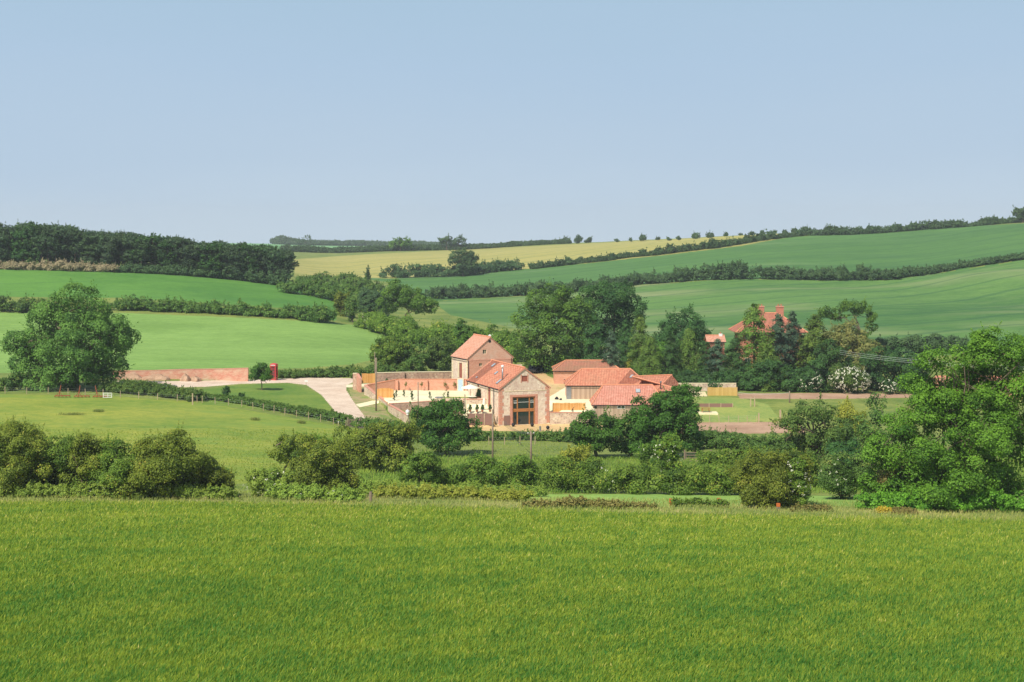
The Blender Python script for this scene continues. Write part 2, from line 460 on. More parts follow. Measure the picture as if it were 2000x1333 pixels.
# ------------------------------------------------------------------ vegetation toolkit
def leaf_mat(name, dark, light, var=0.12, trans=0.25, hl=None):
    t = NT(name)
    at = t.n('Attribute', attribute_name='tint')
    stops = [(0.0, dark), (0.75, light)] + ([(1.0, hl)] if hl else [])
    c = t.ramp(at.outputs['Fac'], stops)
    oi = t.n('ObjectInfo')
    hsv = t.n('HueSaturation')
    t.l(t.math('MULTIPLY_ADD', oi.outputs['Random'], 0.014, 0.490), hsv.inputs['Hue'])
    t.l(t.math('MULTIPLY_ADD', oi.outputs['Random'], var * 2, 1.0 - var), hsv.inputs['Value'])
    t.l(c, hsv.inputs['Color'])
    t.l(hsv.outputs[0], t.b.inputs['Base Color'])
    t.b.inputs['Roughness'].default_value = 0.6
    t.b.inputs['Specular IOR Level'].default_value = 0.25
    tr = t.n('BsdfTranslucent'); t.l(hsv.outputs[0], tr.inputs['Color'])
    mx = t.n('MixShader'); mx.inputs[0].default_value = trans
    t.l(t.b.outputs[0], mx.inputs[1]); t.l(tr.outputs[0], mx.inputs[2]); t.l(mx.outputs[0], t.out.inputs['Surface'])
    return t.m

LM = {
 'ash':     leaf_mat('leaf_ash', s8(48, 98, 26), s8(118, 172, 50)),
 'ash_far': leaf_mat('leaf_ash_far', s8(50, 92, 36), s8(112, 154, 62)),
 'oak':     leaf_mat('leaf_oak', s8(32, 70, 24), s8(84, 130, 42)),
 'sycamore':leaf_mat('leaf_sycamore', s8(40, 84, 36), s8(112, 154, 54)),
 'dark':    leaf_mat('leaf_dark', s8(34, 70, 38), s8(76, 116, 52)),
 'hawthorn':leaf_mat('leaf_hawthorn', s8(50, 80, 24), s8(136, 152, 50), hl=s8(180, 172, 74)),
 'hawthorn_green': leaf_mat('leaf_hawthorn_green', s8(50, 86, 26), s8(120, 154, 52), hl=s8(176, 174, 72)),
 'hedge':   leaf_mat('leaf_hedge', s8(46, 82, 36), s8(106, 138, 58), hl=s8(150, 152, 80)),
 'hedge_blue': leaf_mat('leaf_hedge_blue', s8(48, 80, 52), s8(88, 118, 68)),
 'larch':   leaf_mat('leaf_larch', s8(54, 94, 38), s8(118, 148, 58)),
 'spruce':  leaf_mat('leaf_spruce', s8(48, 80, 66), s8(92, 118, 84)),
 'pine':    leaf_mat('leaf_pine', s8(44, 74, 54), s8(92, 118, 74), var=0.25),
 'copper':  leaf_mat('leaf_copper', s8(88, 106, 52), s8(146, 142, 78)),
 'lime':    leaf_mat('leaf_lime', s8(104, 126, 40), s8(166, 168, 64)),
 'gold':    leaf_mat('leaf_gold', s8(160, 158, 52), s8(222, 202, 68)),
 'blossom': leaf_mat('petal_white', s8(204, 210, 172), s8(244, 242, 222), trans=0.2),
 'weeds':   leaf_mat('leaf_weeds', s8(88, 124, 44), s8(152, 174, 70)),
 'verge':   leaf_mat('leaf_verge', s8(100, 128, 56), s8(168, 168, 92), hl=s8(190, 176, 120)),
 'dry':     leaf_mat('leaf_dry', s8(140, 134, 98), s8(188, 174, 136)),
 'bramble': leaf_mat('leaf_bramble', s8(84, 104, 44), s8(156, 144, 82)),
}
tb = NT('bark'); _v = tb.coords('Object', (1, 1, 0.2)); _b = tb.noise(_v, 3.0, 4, 0.7)
tb.color(tb.ramp(_b, [(0.3, hx('4a3c30')), (0.7, hx('8a7c68'))])); tb.bump(_b, 0.6, 0.05); M['bark'] = tb.m

def unit(v): return v / np.maximum(np.linalg.norm(v, axis=-1, keepdims=True), 1e-9)
def rdir(n, r): return unit(r.normal(size=(n, 3)))

def leaf_quads(c, nrm, size, r, aspect=0.7, up=None):
    n = len(c)
    t1 = unit(np.cross(nrm, rdir(n, r))) if up is None else unit(up - nrm * (up * nrm).sum(-1, keepdims=True))
    t2 = np.cross(nrm, t1)
    s = size[:, None] * 0.5
    v = np.stack([c + t1 * s, c + t2 * s * aspect, c - t1 * s, c - t2 * s * aspect], 1)
    return v.reshape(-1, 3), np.arange(n * 4).reshape(n, 4)

def crown_points(masses, leaf, r, lobe=1.0, cover=1.5, flat=1.0, fill=0.25, bottom=-0.45, rag=0.25, shoots=0.8):
    """leaf positions, normals, sizes and tints for a set of ellipsoid masses ((x,y,z),(rx,ry,rz))"""
    P_, N_, S_, T_ = [], [], [], []
    for (c, R) in masses:
        c = np.asarray(c, float); R = np.asarray(R, float)
        lr = min(lobe, R.min() * 0.7)
        area = 4 * np.pi * ((R[0]*R[1])**1.6 / 3 + (R[0]*R[2])**1.6 / 3 + (R[1]*R[2])**1.6 / 3) ** (1 / 1.6)
        nl = max(4, int(0.75 * area / (np.pi * lr * lr)))
        d = rdir(nl, r)
        d = d[(d[:, 2] > bottom) | (r.random(len(d)) < 0.3)]
        nl = len(d)
        rr = lr * r.uniform(0.6, 1.35, nl)
        pos = c + d * np.maximum(R - lr * 0.55, lr * 0.1) * (1 + np.clip(r.normal(0, rag * 0.3, (nl, 1)), -0.35, 0.13))
        lt = r.normal(0, 0.13, nl)
        per = np.maximum(6, (cover * 2.0 * np.pi * rr ** 2 / (leaf * leaf * 0.35) * 0.5).astype(int))
        k = np.repeat(np.arange(nl), per)
        dd = unit(rdir(len(k), r) + 0.75 * d[k] + np.array([0, 0, 0.25]))
        rad = rr[k] * (1 - 0.45 * r.random(len(k)) ** 2 + (r.random(len(k)) < 0.08) * rag)
        p = pos[k] + dd * rad[:, None] * np.array([1, 1, 0.8 * flat])
        P_.append(p); N_.append(unit(dd * 0.8 + rdir(len(k), r) * 0.55 + np.array([0, -0.15, 0.45])))
        S_.append(leaf * r.uniform(0.6, 1.4, len(k)))
        T_.append(0.45 + lt[k] + r.normal(0, 0.16, len(k)))
        if shoots:
            ns = max(2, int(nl * shoots)); j = r.integers(0, nl, ns); m_ = 12
            ax = unit(d[j] * 0.7 + np.array([0, 0, 0.55]) + rdir(ns, r) * 0.5)
            ln = lr * r.uniform(0.7, 1.7, ns)
            tt_ = np.tile(np.linspace(0.2, 1, m_), ns)[:, None]
            q = np.repeat(pos[j] + d[j] * rr[j][:, None] * 0.6, m_, 0) + np.repeat(ax * ln[:, None], m_, 0) * tt_ + r.normal(0, leaf * 0.35, (ns * m_, 3)) * (1.25 - tt_)
            P_.append(q); N_.append(unit(rdir(len(q), r) + np.array([0, -0.3, 0.5]))); S_.append(leaf * r.uniform(0.5, 1.1, len(q)))
            T_.append(0.6 + r.normal(0, 0.15, len(q)))
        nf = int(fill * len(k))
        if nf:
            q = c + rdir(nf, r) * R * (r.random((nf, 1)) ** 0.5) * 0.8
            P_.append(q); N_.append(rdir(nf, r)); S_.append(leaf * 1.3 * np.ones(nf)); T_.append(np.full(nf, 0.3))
    return np.concatenate(P_), np.concatenate(N_), np.concatenate(S_), np.clip(np.concatenate(T_), 0, 1)

def crown_mesh(name, masses, leaf, mat, seed, base=(0, 0, 0), floor=None, **kw):
    r = np.random.default_rng(seed)
    p, n, s, t = crown_points(masses, leaf, r, **kw)
    if floor is not None:
        keep = p[:, 2] > floor + 0.05
        p, n, s, t = p[keep], n[keep], s[keep], t[keep]
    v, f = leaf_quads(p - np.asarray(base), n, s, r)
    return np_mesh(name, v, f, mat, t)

def tubes_mesh(name, paths, mat, sides=6):
    """paths: list of [(x,y,z,r), ...]"""
    vs, fs = [], []
    o = 0
    for path in paths:
        pts = np.asarray(path, float); n = len(pts)
        tan = np.gradient(pts[:, :3], axis=0); tan = unit(tan)
        ref = np.where(np.abs(tan[:, 2:3]) > 0.9, np.array([[1, 0, 0]]), np.array([[0, 0, 1]]))
        a = unit(np.cross(tan, ref)); b = np.cross(tan, a)
        th = np.arange(sides) / sides * 2 * np.pi
        ring = pts[:, None, :3] + pts[:, None, 3:4] * (a[:, None] * np.cos(th)[None, :, None] + b[:, None] * np.sin(th)[None, :, None])
        vs.append(ring.reshape(-1, 3))
        for i in range(n - 1):
            for j in range(sides):
                j2 = (j + 1) % sides
                fs.append((o + i*sides + j, o + i*sides + j2, o + (i+1)*sides + j2, o + (i+1)*sides + j))
        o += n * sides
    return np_mesh(name, np.concatenate(vs), np.array(fs), mat, smooth=True)

def limb(a, b, r0, r1, r, bend=0.12, n=5):
    a = np.asarray(a, float); b = np.asarray(b, float)
    t = np.linspace(0, 1, n)[:, None]
    L_ = np.linalg.norm(b - a)
    off = r.normal(0, bend * L_ / 3, (n, 3)) * np.sin(t * np.pi)
    sag = np.array([0, 0, 0.12 * L_]) * (np.sin(t * np.pi) * 0.6)
    p = a + (b - a) * t + off + sag
    return [(*q, r0 + (r1 - r0) * tt) for q, tt in zip(p, t[:, 0])]

def px_masses(D, lst):
    """masses given as (px, py, rx_px, ry_px, depth offset in metres) -> real ellipsoids round the depth D"""
    out = []
    for m in lst:
        px, py, rx, ry = m[:4]
        dy = m[4] if len(m) > 4 else 0.0
        d = D + dy; s = d / F
        out.append((((px - CX) * s, d, CZ - (py - HY) * s), (rx * s, rx * s * 0.95, ry * s)))
    return out

def tree_px(name, label, cat, base, masses, leaf, mat, seed, trunk_r=0.35, stems=1, group=None, limbs=True, blossom=None, lr_=0.4, **kw):
    """a tree at the photo's base point with its crown built of masses given in photo units; base = (px, py[, dmin])"""
    g = G(*base) if len(base) > 2 and base[2] else G(base[0], base[1])
    if len(base) > 3:
        g = GD(base[0], base[3])
    ms = px_masses(g.y, masses)
    th = thing(name, label, cat, g, group=group)
    low = kw.pop('floor_off', 0.0)
    me = crown_mesh('crown', ms, leaf, LM[mat], seed, base=g, floor=g.z + low, **kw)
    link('crown', me, th)
    r = np.random.default_rng(seed + 1)
    top = max(m[0][2] for m in ms) - g.z
    cxy = np.mean([[m[0][0] - g.x, m[0][1] - g.y] for m in ms], axis=0)
    paths = []
    for k in range(stems):
        ox, oy = (0, 0) if stems == 1 else (r.uniform(-0.5, 0.5), r.uniform(-0.5, 0.5))
        paths.append(limb((ox, oy, -0.3), (cxy[0] * 0.8 + ox * 8, cxy[1] * 0.8 + oy * 5, top * 0.85), trunk_r * (1 if stems == 1 else 0.7), trunk_r * 0.1, r, 0.1, 8))
    if limbs:
        for (c, R) in ms:
            c = np.array(c) - np.array(g)
            st = paths[r.integers(len(paths))]
            z0 = max(0.25 * top, c[2] * 0.55)
            j = min(range(len(st)), key=lambda q: abs(st[q][2] - z0))
            a = st[j][:3]
            paths.append(limb(a, c, trunk_r * lr_, trunk_r * 0.1, r))
            for _ in range(3):
                e = c + rdir(1, r)[0] * np.array(R) * 0.8
                paths.append(limb(c, e, trunk_r * 0.14, 0.03, r))
    link('trunk', tubes_mesh('trunk', paths, M['bark']), th)
    if blossom:
        bl, n_, sz = blossom
        bms = px_masses(g.y, bl)
        link('blossom', blossom_mesh(bms, n_, sz, seed + 5, g), th)
    return th

def blossom_mesh(bms, n_, sz, seed, base):
    r = np.random.default_rng(seed)
    P_, N_, S_ = [], [], []
    for c, R in bms:
        d = rdir(n_, r); d[:, 1] = -np.abs(d[:, 1]); d[:, 2] = d[:, 2] * 0.8 + 0.15
        pc = np.array(c) + unit(d) * np.array(R) * 1.02
        for q in range(5):
            P_.append(pc + r.normal(0, sz * 0.5, pc.shape)); N_.append(unit(d + rdir(n_, r) * 0.5)); S_.append(np.full(n_, sz))
    P_, N_, S_ = map(np.concatenate, (P_, N_, S_))
    v, f = leaf_quads(P_ - np.array(base), N_, S_, r)
    return np_mesh('blossom', v, f, LM['blossom'], r.random(len(f)))

def bush_px(label, px, base_y, top_y, w, mat, seed, leaf=0.2, dmin=100, name='bush', cat='bush', group=None, D=None, blossom=None, **kw):
    g = GD(px, D) if D else G(px, base_y, dmin)
    s = g.y / F
    h = CZ - (top_y - HY) * s - g.z
    rw = w * s / 2
    r = np.random.default_rng(seed)
    ms = [((0, 0, h * 0.48), (rw * 0.8, rw * 0.75, h * 0.5))]
    for k in range(max(4, int(rw * 2.2))):
        a = r.uniform(0, 6.28); q = r.uniform(0.35, 0.75)
        hh = h * r.uniform(0.2, 0.75)
        ms.append(((rw * q * math.cos(a), rw * q * math.sin(a), hh), (rw * r.uniform(0.22, 0.42),) * 2 + (min(h - hh, h * 0.4) * r.uniform(0.8, 1.05),)))
    th = thing(name, label, cat, g, group=group)
    kw.setdefault('lobe', min(0.85, h * 0.17)); kw.setdefault('rag', 0.5); kw.setdefault('shoots', 1.3)
    me = crown_mesh('foliage', ms, leaf, LM[mat], seed, floor=-0.15, **kw)
    link('foliage', me, th)
    paths = []
    for k in range(4):
        paths.append(limb((r.uniform(-.2, .2), r.uniform(-.2, .2), -0.2), (r.uniform(-.5, .5) * rw, r.uniform(-.5, .5) * rw, h * 0.75), 0.09, 0.03, r))
    link('stem', tubes_mesh('stem', paths, M['bark'], 5), th)
    if blossom:
        n_, sz = blossom
        link('blossom', blossom_mesh([((0, 0, h * 0.5), (rw, rw, h * 0.5))], n_, sz, seed + 3, (0, 0, 0)), th)
    return th

def hedge_px(label, pts, height, mat, seed, leaf=0.25, width=None, name='hedge', cat='hedge', dmin=100, group=None, uneven=0.25, D=None, gaps=None, blossom=None, dens=1.0, **kw):
    """pts: photo points of the hedge's foot (px, py) or (px, py, D) ; height in metres or a list matching pts"""
    W_ = []
    for p in pts:
        W_.append(GD(p[0], p[2]) if len(p) > 2 else G(p[0], p[1], dmin))
    hs = height if isinstance(height, (list, tuple)) else [height] * len(pts)
    r = np.random.default_rng(seed)
    base = W_[0]
    ms = []
    for i in range(len(W_) - 1):
        a, b = W_[i], W_[i + 1]
        L_ = (Vector((b.x - a.x, b.y - a.y, 0))).length
        step = 0.36 * 0.5 * (hs[i] + hs[i + 1]) / dens
        n = max(1, int(L_ / step))
        for k in range(n):
            t = (k + r.random()) / n
            x = a.x + (b.x - a.x) * t; y = a.y + (b.y - a.y) * t
            h = (hs[i] * (1 - t) + hs[i + 1] * t) * (1 + r.uniform(-uneven, uneven))
            w = (width or 0.8 * h) * 0.5 * r.uniform(0.85, 1.25)
            z = gz(x, y)
            ms.append(((x - base.x + r.normal(0, w * 0.2), y - base.y + r.normal(0, w * 0.25), z - base.z + h * 0.45), (max(w, h * 0.5), w, h * 0.52)))
    kw.setdefault('lobe', min(hs) * 0.32)
    kw.setdefault('fill', 0.12)
    me = crown_mesh(name, ms, leaf, LM[mat], seed, **kw)
    o = tag(link(name, me), label, cat, group)
    o.location = base
    if blossom:
        n_, sz = blossom
        sel = [ms[k] for k in r.choice(len(ms), max(1, len(ms) // 5), replace=False)]
        link('blossom', blossom_mesh(sel, n_, sz, seed + 3, (0, 0, 0)), o)
    return o

def conifer_proto(name, H, W, mat, seed, leaf=0.35, bare=0.08, droop=0.25, power=1.0, dens=1.0, trunk=0.25, tip=0.05):
    """whorled conifer, real size, origin at the foot; returns (crown mesh, trunk mesh)"""
    r = np.random.default_rng(seed)
    P_, N_, S_, T_ = [], [], [], []
    paths = [[(0, 0, -0.3, trunk), (0, 0, H * 0.5, trunk * 0.6), (0, 0, H * 0.98, 0.03)]]
    z = H * bare
    while z < H:
        f = (z - H * bare) / (H * (1 - bare))
        R = (W / 2) * (max(0, 1 - f) ** power) * r.uniform(0.8, 1.15) + tip * W
        for k in range(int(r.integers(4, 8))):
            a = r.uniform(0, 6.28); Rk = R * r.uniform(0.65, 1.15)
            n = max(8, int(dens * Rk * 44 * (0.3 / leaf)))
            t = r.random(n) ** 0.6
            x = np.cos(a) * Rk * t; y = np.sin(a) * Rk * t
            zz = z + 0.15 * Rk * t - droop * Rk * t * t * 1.6
            sp = 0.24 * Rk * (1.1 - t)[:, None] + 0.12
            p = np.stack([x, y, zz], -1) + r.normal(0, 1, (n, 3)) * sp * np.array([1, 1, 0.55])
            p[:, 2] -= np.abs(r.normal(0, droop * 0.5, n))
            P_.append(p)
            N_.append(unit(np.stack([np.cos(a) * np.ones(n), np.sin(a) * np.ones(n), np.full(n, 0.9)], -1) + rdir(n, r) * 0.7))
            S_.append(leaf * r.uniform(0.6, 1.4, n)); T_.append(0.4 + r.normal(0, 0.12) + r.normal(0, 0.15, n) + 0.15 * t)
            if Rk > 1: paths.append([(0, 0, z, 0.06), (math.cos(a) * Rk * .9, math.sin(a) * Rk * .9, z - droop * Rk * .8, 0.02)])
        z += max(0.35, 0.055 * H * (1 - 0.5 * f)) * r.uniform(0.7, 1.2)
    P_, N_, S_, T_ = map(np.concatenate, (P_, N_, S_, T_))
    keep = P_[:, 2] > 0.1
    v, f = leaf_quads(P_[keep], N_[keep], S_[keep], r, 0.5)
    return np_mesh('crown', v, f, LM[mat], np.clip(T_[keep], 0, 1)), tubes_mesh('trunk', paths, M['bark'], 5)

def pine_proto(H, W, seed, leaf=0.5, mat='pine', bare=0.35):
    r = np.random.default_rng(seed)
    ms = []
    n = r.integers(11, 15)
    for k in range(n):
        f = r.random() ** 0.7
        a = r.uniform(0, 6.28); q = (W / 2) * (0.75 - 0.45 * f) * r.uniform(0.3, 1.1)
        ms.append(((math.cos(a) * q, math.sin(a) * q, H * (bare + (0.95 - bare) * f)), (W * r.uniform(0.2, 0.3),) * 2 + (H * r.uniform(0.07, 0.11),)))
    ms.append(((0, 0, H * 0.93), (W * 0.16, W * 0.16, H * 0.07)))
    cr_ = crown_mesh('crown', ms, leaf, LM[mat], seed, lobe=0.9, cover=1.2, flat=0.7, fill=0.1)
    paths = [limb((0, 0, -0.3), (r.normal(0, .3), r.normal(0, .3), H * 0.93), 0.22, 0.06, r, 0.02)]
    for (c, R) in ms[:7]:
        paths.append(limb((0, 0, c[2] * 0.85), c, 0.07, 0.03, r))
    return cr_, tubes_mesh('trunk', paths, M['bark'], 5)

def place_proto(name, label, cat, meshes, loc, rz=0.0, scale=1.0, group=None):
    th = thing(name, label, cat, loc, rz, group, scale)
    link('crown', meshes[0], th); link('trunk', meshes[1], th)
    return th
# ------------------------------------------------------------------ barley crop in the foreground
def blades_mesh(name, x, y, hgt, wid, lean, mat, tint, r, segs=False):
    z = zt(x, y) - 0.02 + (r.random(len(x)) * 0.22 if segs else 0)
    n = len(x)
    a = r.normal(math.radians(20), 0.9, n)                   # lean mostly one way, to the right
    ln = lean * r.uniform(0.3, 1.4, n)
    side = r.uniform(0, np.pi, n)
    sx, sy = np.cos(side) * wid / 2, np.sin(side) * wid / 2
    b = np.stack([x, y, z], -1)
    m = b + np.stack([np.cos(a) * ln * hgt * 0.25, np.sin(a) * ln * hgt * 0.25, hgt * 0.6], -1)
    t = b + np.stack([np.cos(a) * ln * hgt, np.sin(a) * ln * hgt, hgt * (1 - 0.25 * ln)], -1)
    w = np.stack([sx, sy, np.zeros(n)], -1)
    v = np.stack([b, m + w, t, m - w], 1).reshape(-1, 3)
    return np_mesh(name, v, np.arange(4 * n).reshape(n, 4), mat, tint)

def scatter_px(n, x0, x1, y0, y1, dmin, dmax, r):
    """random ground points spread evenly over a stretch of the view"""
    px = r.uniform(x0, x1, n)
    ds = np.linspace(dmin, dmax, 600)
    out_d = np.empty(n)
    cols = np.arange(x0, x1 + 50, 50.0)
    py = r.uniform(y0, y1, n)
    ci = np.clip(((px - x0) / 50).astype(int), 0, len(cols) - 1)
    for k, c in enumerate(cols):
        yy = HY + F * (CZ - zt((c - CX) / F * ds, ds)) / ds
        o = np.argsort(yy)
        m = ci == k
        out_d[m] = np.interp(py[m], yy[o], ds[o])
    ok_ = (out_d > dmin + 0.05) & (out_d < dmax - 0.05)
    px, out_d = px[ok_], out_d[ok_]
    return (px - CX) / F * out_d, out_d

M['barley'] = leaf_mat('barley', s8(74, 136, 54), s8(176, 190, 62), trans=0.5, var=0.0, hl=s8(236, 224, 128))
r_ = np.random.default_rng(11)
x, y = scatter_px(1800000, -420, 2420, 985, 1420, 30, 150, r_)
y = y + r_.normal(0, 0.4, len(y)); 
pyy = HY + F * (CZ - zt(x, y)) / y; pxx = CX + F * x / y
edge = np.interp(pxx, [-1400, 0, 400, 700, 1000, 1300, 1600, 2000, 3400], [975, 986, 988, 994, 1002, 1012, 1018, 1026, 1046])
k = pyy > edge - np.abs(r_.normal(0, 5, len(edge))) * (r_.random(len(edge)) < 0.6) + 1
x, y = x[k], y[k]
patch = 0.5 + 0.5 * hnoise(x * 0.8, y, 17, 5) + 0.5 * hnoise(x, y, 6, 6) + 0.5 * hnoise(x, y, 2.3, 8) + 0.4 * hnoise(x, y, 1.1, 9)
yel = np.clip((y - 50) / 90, 0, 1) * 0.22
tint = np.clip(0.29 + 0.3 * (patch - 0.5) + yel + r_.normal(0, 0.2, len(x)), 0, 1)
hgt = r_.uniform(0.10, 0.26, len(x)) * (0.75 + y / 150); wid = 0.012 + 0.00035 * y
me = blades_mesh('barley_crop', x, y, hgt, wid * r_.uniform(0.7, 1.3, len(x)), 0.45, M['barley'], tint, r_, segs=True)
tag(link('barley_crop', me), 'green barley crop filling the near field', 'barley', kind='stuff')
# ------------------------------------------------------------------ building toolkit
class Fr:
    """a local frame: s along the front, d into the depth, z up (absolute heights)"""
    def __init__(s, x, y, ang, z0):
        a = math.radians(ang)
        s.o = Vector((x, y, 0)); s.u = Vector((math.cos(a), math.sin(a), 0)); s.v = Vector((-math.sin(a), math.cos(a), 0)); s.z0 = z0
        s.ang = a
    def p(s, a, b, z): return s.o + s.u * a + s.v * b + Vector((0, 0, s.z0 + z))
    def hit(s, px, py, d=0.0):
        """(s, z) where the sight line meets the plane d"""
        r = Vector(((px - CX) / F, 1, 0)); o = s.o + s.v * d
        t = o.dot(s.v) / r.dot(s.v)
        return ((r * t - s.o).dot(s.u), CZ - (py - HY) / F * t - s.z0)
    def side(s, px, py, a=0.0):
        r = Vector(((px - CX) / F, 1, 0)); o = s.o + s.u * a
        t = o.dot(s.u) / r.dot(s.u)
        return ((r * t - s.o).dot(s.v), CZ - (py - HY) / F * t - s.z0)

def new(): return bmesh.new()
def bfin(name, bm, mat, parent=None, base=None, smooth=False):
    bmesh.ops.recalc_face_normals(bm, faces=bm.faces)
    me = bpy.data.meshes.new(name)
    if base is not None:
        bmesh.ops.translate(bm, verts=bm.verts, vec=-Vector(base))
    bm.to_mesh(me); bm.free()
    me.materials.append(M[mat] if isinstance(mat, str) else mat)
    if smooth:
        for p in me.polygons: p.use_smooth = True
    o = link(name, me, parent)
    return o
def hexa(bm, c):
    v = [bm.verts.new(q) for q in c]
    for f in ((0, 1, 2, 3), (7, 6, 5, 4), (0, 4, 5, 1), (1, 5, 6, 2), (2, 6, 7, 3), (3, 7, 4, 0)):
        bm.faces.new([v[i] for i in f])
def fbox(bm, fr, s0, s1, d0, d1, z0, z1):
    hexa(bm, [fr.p(s0, d0, z0), fr.p(s1, d0, z0), fr.p(s1, d1, z0), fr.p(s0, d1, z0), fr.p(s0, d0, z1), fr.p(s1, d0, z1), fr.p(s1, d1, z1), fr.p(s0, d1, z1)])
def prism(bm, outer, holes, depth):
    """outer and holes: 3-D rings in one plane; depth: vector of the thickness"""
    rings = [outer] + list(holes)
    tris = tessellate_polygon([[Vector(p) for p in r] for r in rings])
    flat = [Vector(p) for r in rings for p in r]
    a = [bm.verts.new(p) for p in flat]; b = [bm.verts.new(p + depth) for p in flat]
    for t in tris:
        bm.faces.new([a[i] for i in t]); bm.faces.new([b[i] for i in reversed(t)])
    k = 0
    for r in rings:
        n = len(r)
        for i in range(n):
            j = (i + 1) % n
            bm.faces.new([a[k + i], a[k + j], b[k + j], b[k + i]])
        k += n
def fwall(bm, fr, outer, holes, d, t):
    """a wall in the plane d of the frame, outer = [(s, z)], thickness t inward"""
    prism(bm, [fr.p(a, d, z) for a, z in outer], [[fr.p(a, d, z) for a, z in h] for h in holes], fr.v * t)
def swall(bm, fr, outer, holes, a, t):
    """a wall in the plane s = a, outer = [(d, z)]"""
    prism(bm, [fr.p(a, d, z) for d, z in outer], [[fr.p(a, d, z) for d, z in h] for h in holes], fr.u * t)
def rect(a0, a1, z0, z1): return [(a0, z0), (a1, z0), (a1, z1), (a0, z1)]
def slab(bm, pts, t=0.14):
    """a roof plane: 3 or 4 points, thickened downwards"""
    n = (Vector(pts[1]) - Vector(pts[0])).cross(Vector(pts[2]) - Vector(pts[0])).normalized()
    if n.z < 0: n = -n
    prism(bm, pts, [], -n * t)
def tube(bm, pts, r, n=8):
    pts = [Vector(p) for p in pts]
    rings = []
    for i, p in enumerate(pts):
        t = (pts[min(i + 1, len(pts) - 1)] - pts[max(i - 1, 0)]).normalized()
        ref = Vector((0, 0, 1)) if abs(t.z) < 0.9 else Vector((1, 0, 0))
        a = t.cross(ref).normalized(); b = t.cross(a)
        rr = r[i] if isinstance(r, (list, tuple)) else r
        rings.append([bm.verts.new(p + (a * math.cos(k / n * 2 * math.pi) + b * math.sin(k / n * 2 * math.pi)) * rr) for k in range(n)])
    for i in range(len(rings) - 1):
        for k in range(n):
            bm.faces.new([rings[i][k], rings[i][(k + 1) % n], rings[i + 1][(k + 1) % n], rings[i + 1][k]])
    bm.faces.new(rings[0]); bm.faces.new(list(reversed(rings[-1])))
def lathe(bm, c, prof, n=16):
    c = Vector(c); rings = []
    for r, z in prof:
        rings.append([bm.verts.new(c + Vector((math.cos(k / n * 2 * math.pi) * r, math.sin(k / n * 2 * math.pi) * r, z))) for k in range(n)])
    for i in range(len(rings) - 1):
        for k in range(n):
            bm.faces.new([rings[i][k], rings[i][(k + 1) % n], rings[i + 1][(k + 1) % n], rings[i + 1][k]])
    bm.faces.new(rings[0]); bm.faces.new(list(reversed(rings[-1])))

# ------------------------------------------------------------------ building materials
def stone_mat(name, cols, scale=3.2, mortar=hx('d8c8a8'), dirt=None):
    t = NT(name); v = t.coords('Object')
    vo = t.n('TexVoronoi'); vo.inputs['Scale'].default_value = scale; t.l(v, vo.inputs['Vector'])
    wn = t.n('TexWhiteNoise'); t.l(vo.outputs['Color'], wn.inputs['Vector'])
    c = t.ramp(wn.outputs['Value'], [(i / (len(cols) - 1), q) for i, q in enumerate(cols)], 'LINEAR')
    n2 = t.noise(v, 0.5, 4, 0.6)
    c = t.mix(t.ramp(vo.outputs['Distance'], [(0.25, (0, 0, 0)), (0.5, (0.6, 0.6, 0.6))]), c, mortar)
    c = t.mix(t.ramp(n2, [(0.4, (0, 0, 0)), (0.75, (0.6, 0.6, 0.6))]), c, dirt or cols[0])
    t.color(c); t.bump(vo.outputs['Distance'], 0.5, 0.06); return t.m
def brick_mat(name, a, b, weather, mortar=hx('d9b79a'), wall=(1, 0, 0), amt=0.55):
    t = NT(name)
    tc = t.n('TexCoord'); sp = t.n('SeparateXYZ'); t.l(tc.outputs['Object'], sp.inputs[0])
    x = t.math('ADD', sp.outputs['X'], t.math('MULTIPLY', sp.outputs['Y'], 0.9))
    cb = t.n('CombineXYZ'); t.l(x, cb.inputs[0]); t.l(sp.outputs['Z'], cb.inputs[1])
    br = t.n('TexBrick'); br.inputs['Scale'].default_value = 1.0; t.l(cb.outputs[0], br.inputs['Vector'])
    br.inputs['Brick Width'].default_value = 0.45; br.inputs['Row Height'].default_value = 0.15; br.inputs['Mortar Size'].default_value = 0.015
    br.inputs['Color1'].default_value = (*a, 1); br.inputs['Color2'].default_value = (*b, 1); br.inputs['Mortar'].default_value = (*mortar, 1)
    n2 = t.noise(t.coords('Object', (1, 1, 1.6)), 0.7, 5, 0.65)
    c = t.mix(t.ramp(n2, [(0.42, (0, 0, 0)), (0.72, (amt,) * 3)]), br.outputs['Color'], weather)
    t.color(c); t.bump(br.outputs['Fac'], -0.3, 0.02); return t.m
def tile_mat(name, a, b, old, lo=0.5, hi=0.7, ang=0.0):
    t = NT(name); v = t.coords('Object', (1, 1, 1), ang)
    vo = t.n('TexVoronoi'); vo.inputs['Scale'].default_value = 3.0; t.l(v, vo.inputs['Vector'])
    wn = t.n('TexWhiteNoise'); t.l(vo.outputs['Color'], wn.inputs['Vector'])
    c = t.ramp(wn.outputs['Value'], [(0, a), (1, b)])
    n2 = t.noise(t.coords('Object', (1, 1, 1), ang), 0.45, 5, 0.7)
    c = t.mix(t.ramp(n2, [(lo, (0, 0, 0)), (hi, (0.8,) * 3)]), c, old)
    sx = t.n('SeparateXYZ'); t.l(v, sx.inputs[0])
    roll = t.math('SINE', t.math('MULTIPLY', sx.outputs['X'], 2 * math.pi / 0.30))
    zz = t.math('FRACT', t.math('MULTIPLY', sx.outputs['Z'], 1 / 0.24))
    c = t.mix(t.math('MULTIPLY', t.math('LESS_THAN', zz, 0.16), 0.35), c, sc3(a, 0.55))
    t.color(c); t.bump(t.math('ADD', roll, t.math('MULTIPLY', zz, 1.5)), 0.8, 0.05)
    t.b.inputs['Roughness'].default_value = 0.75; return t.m
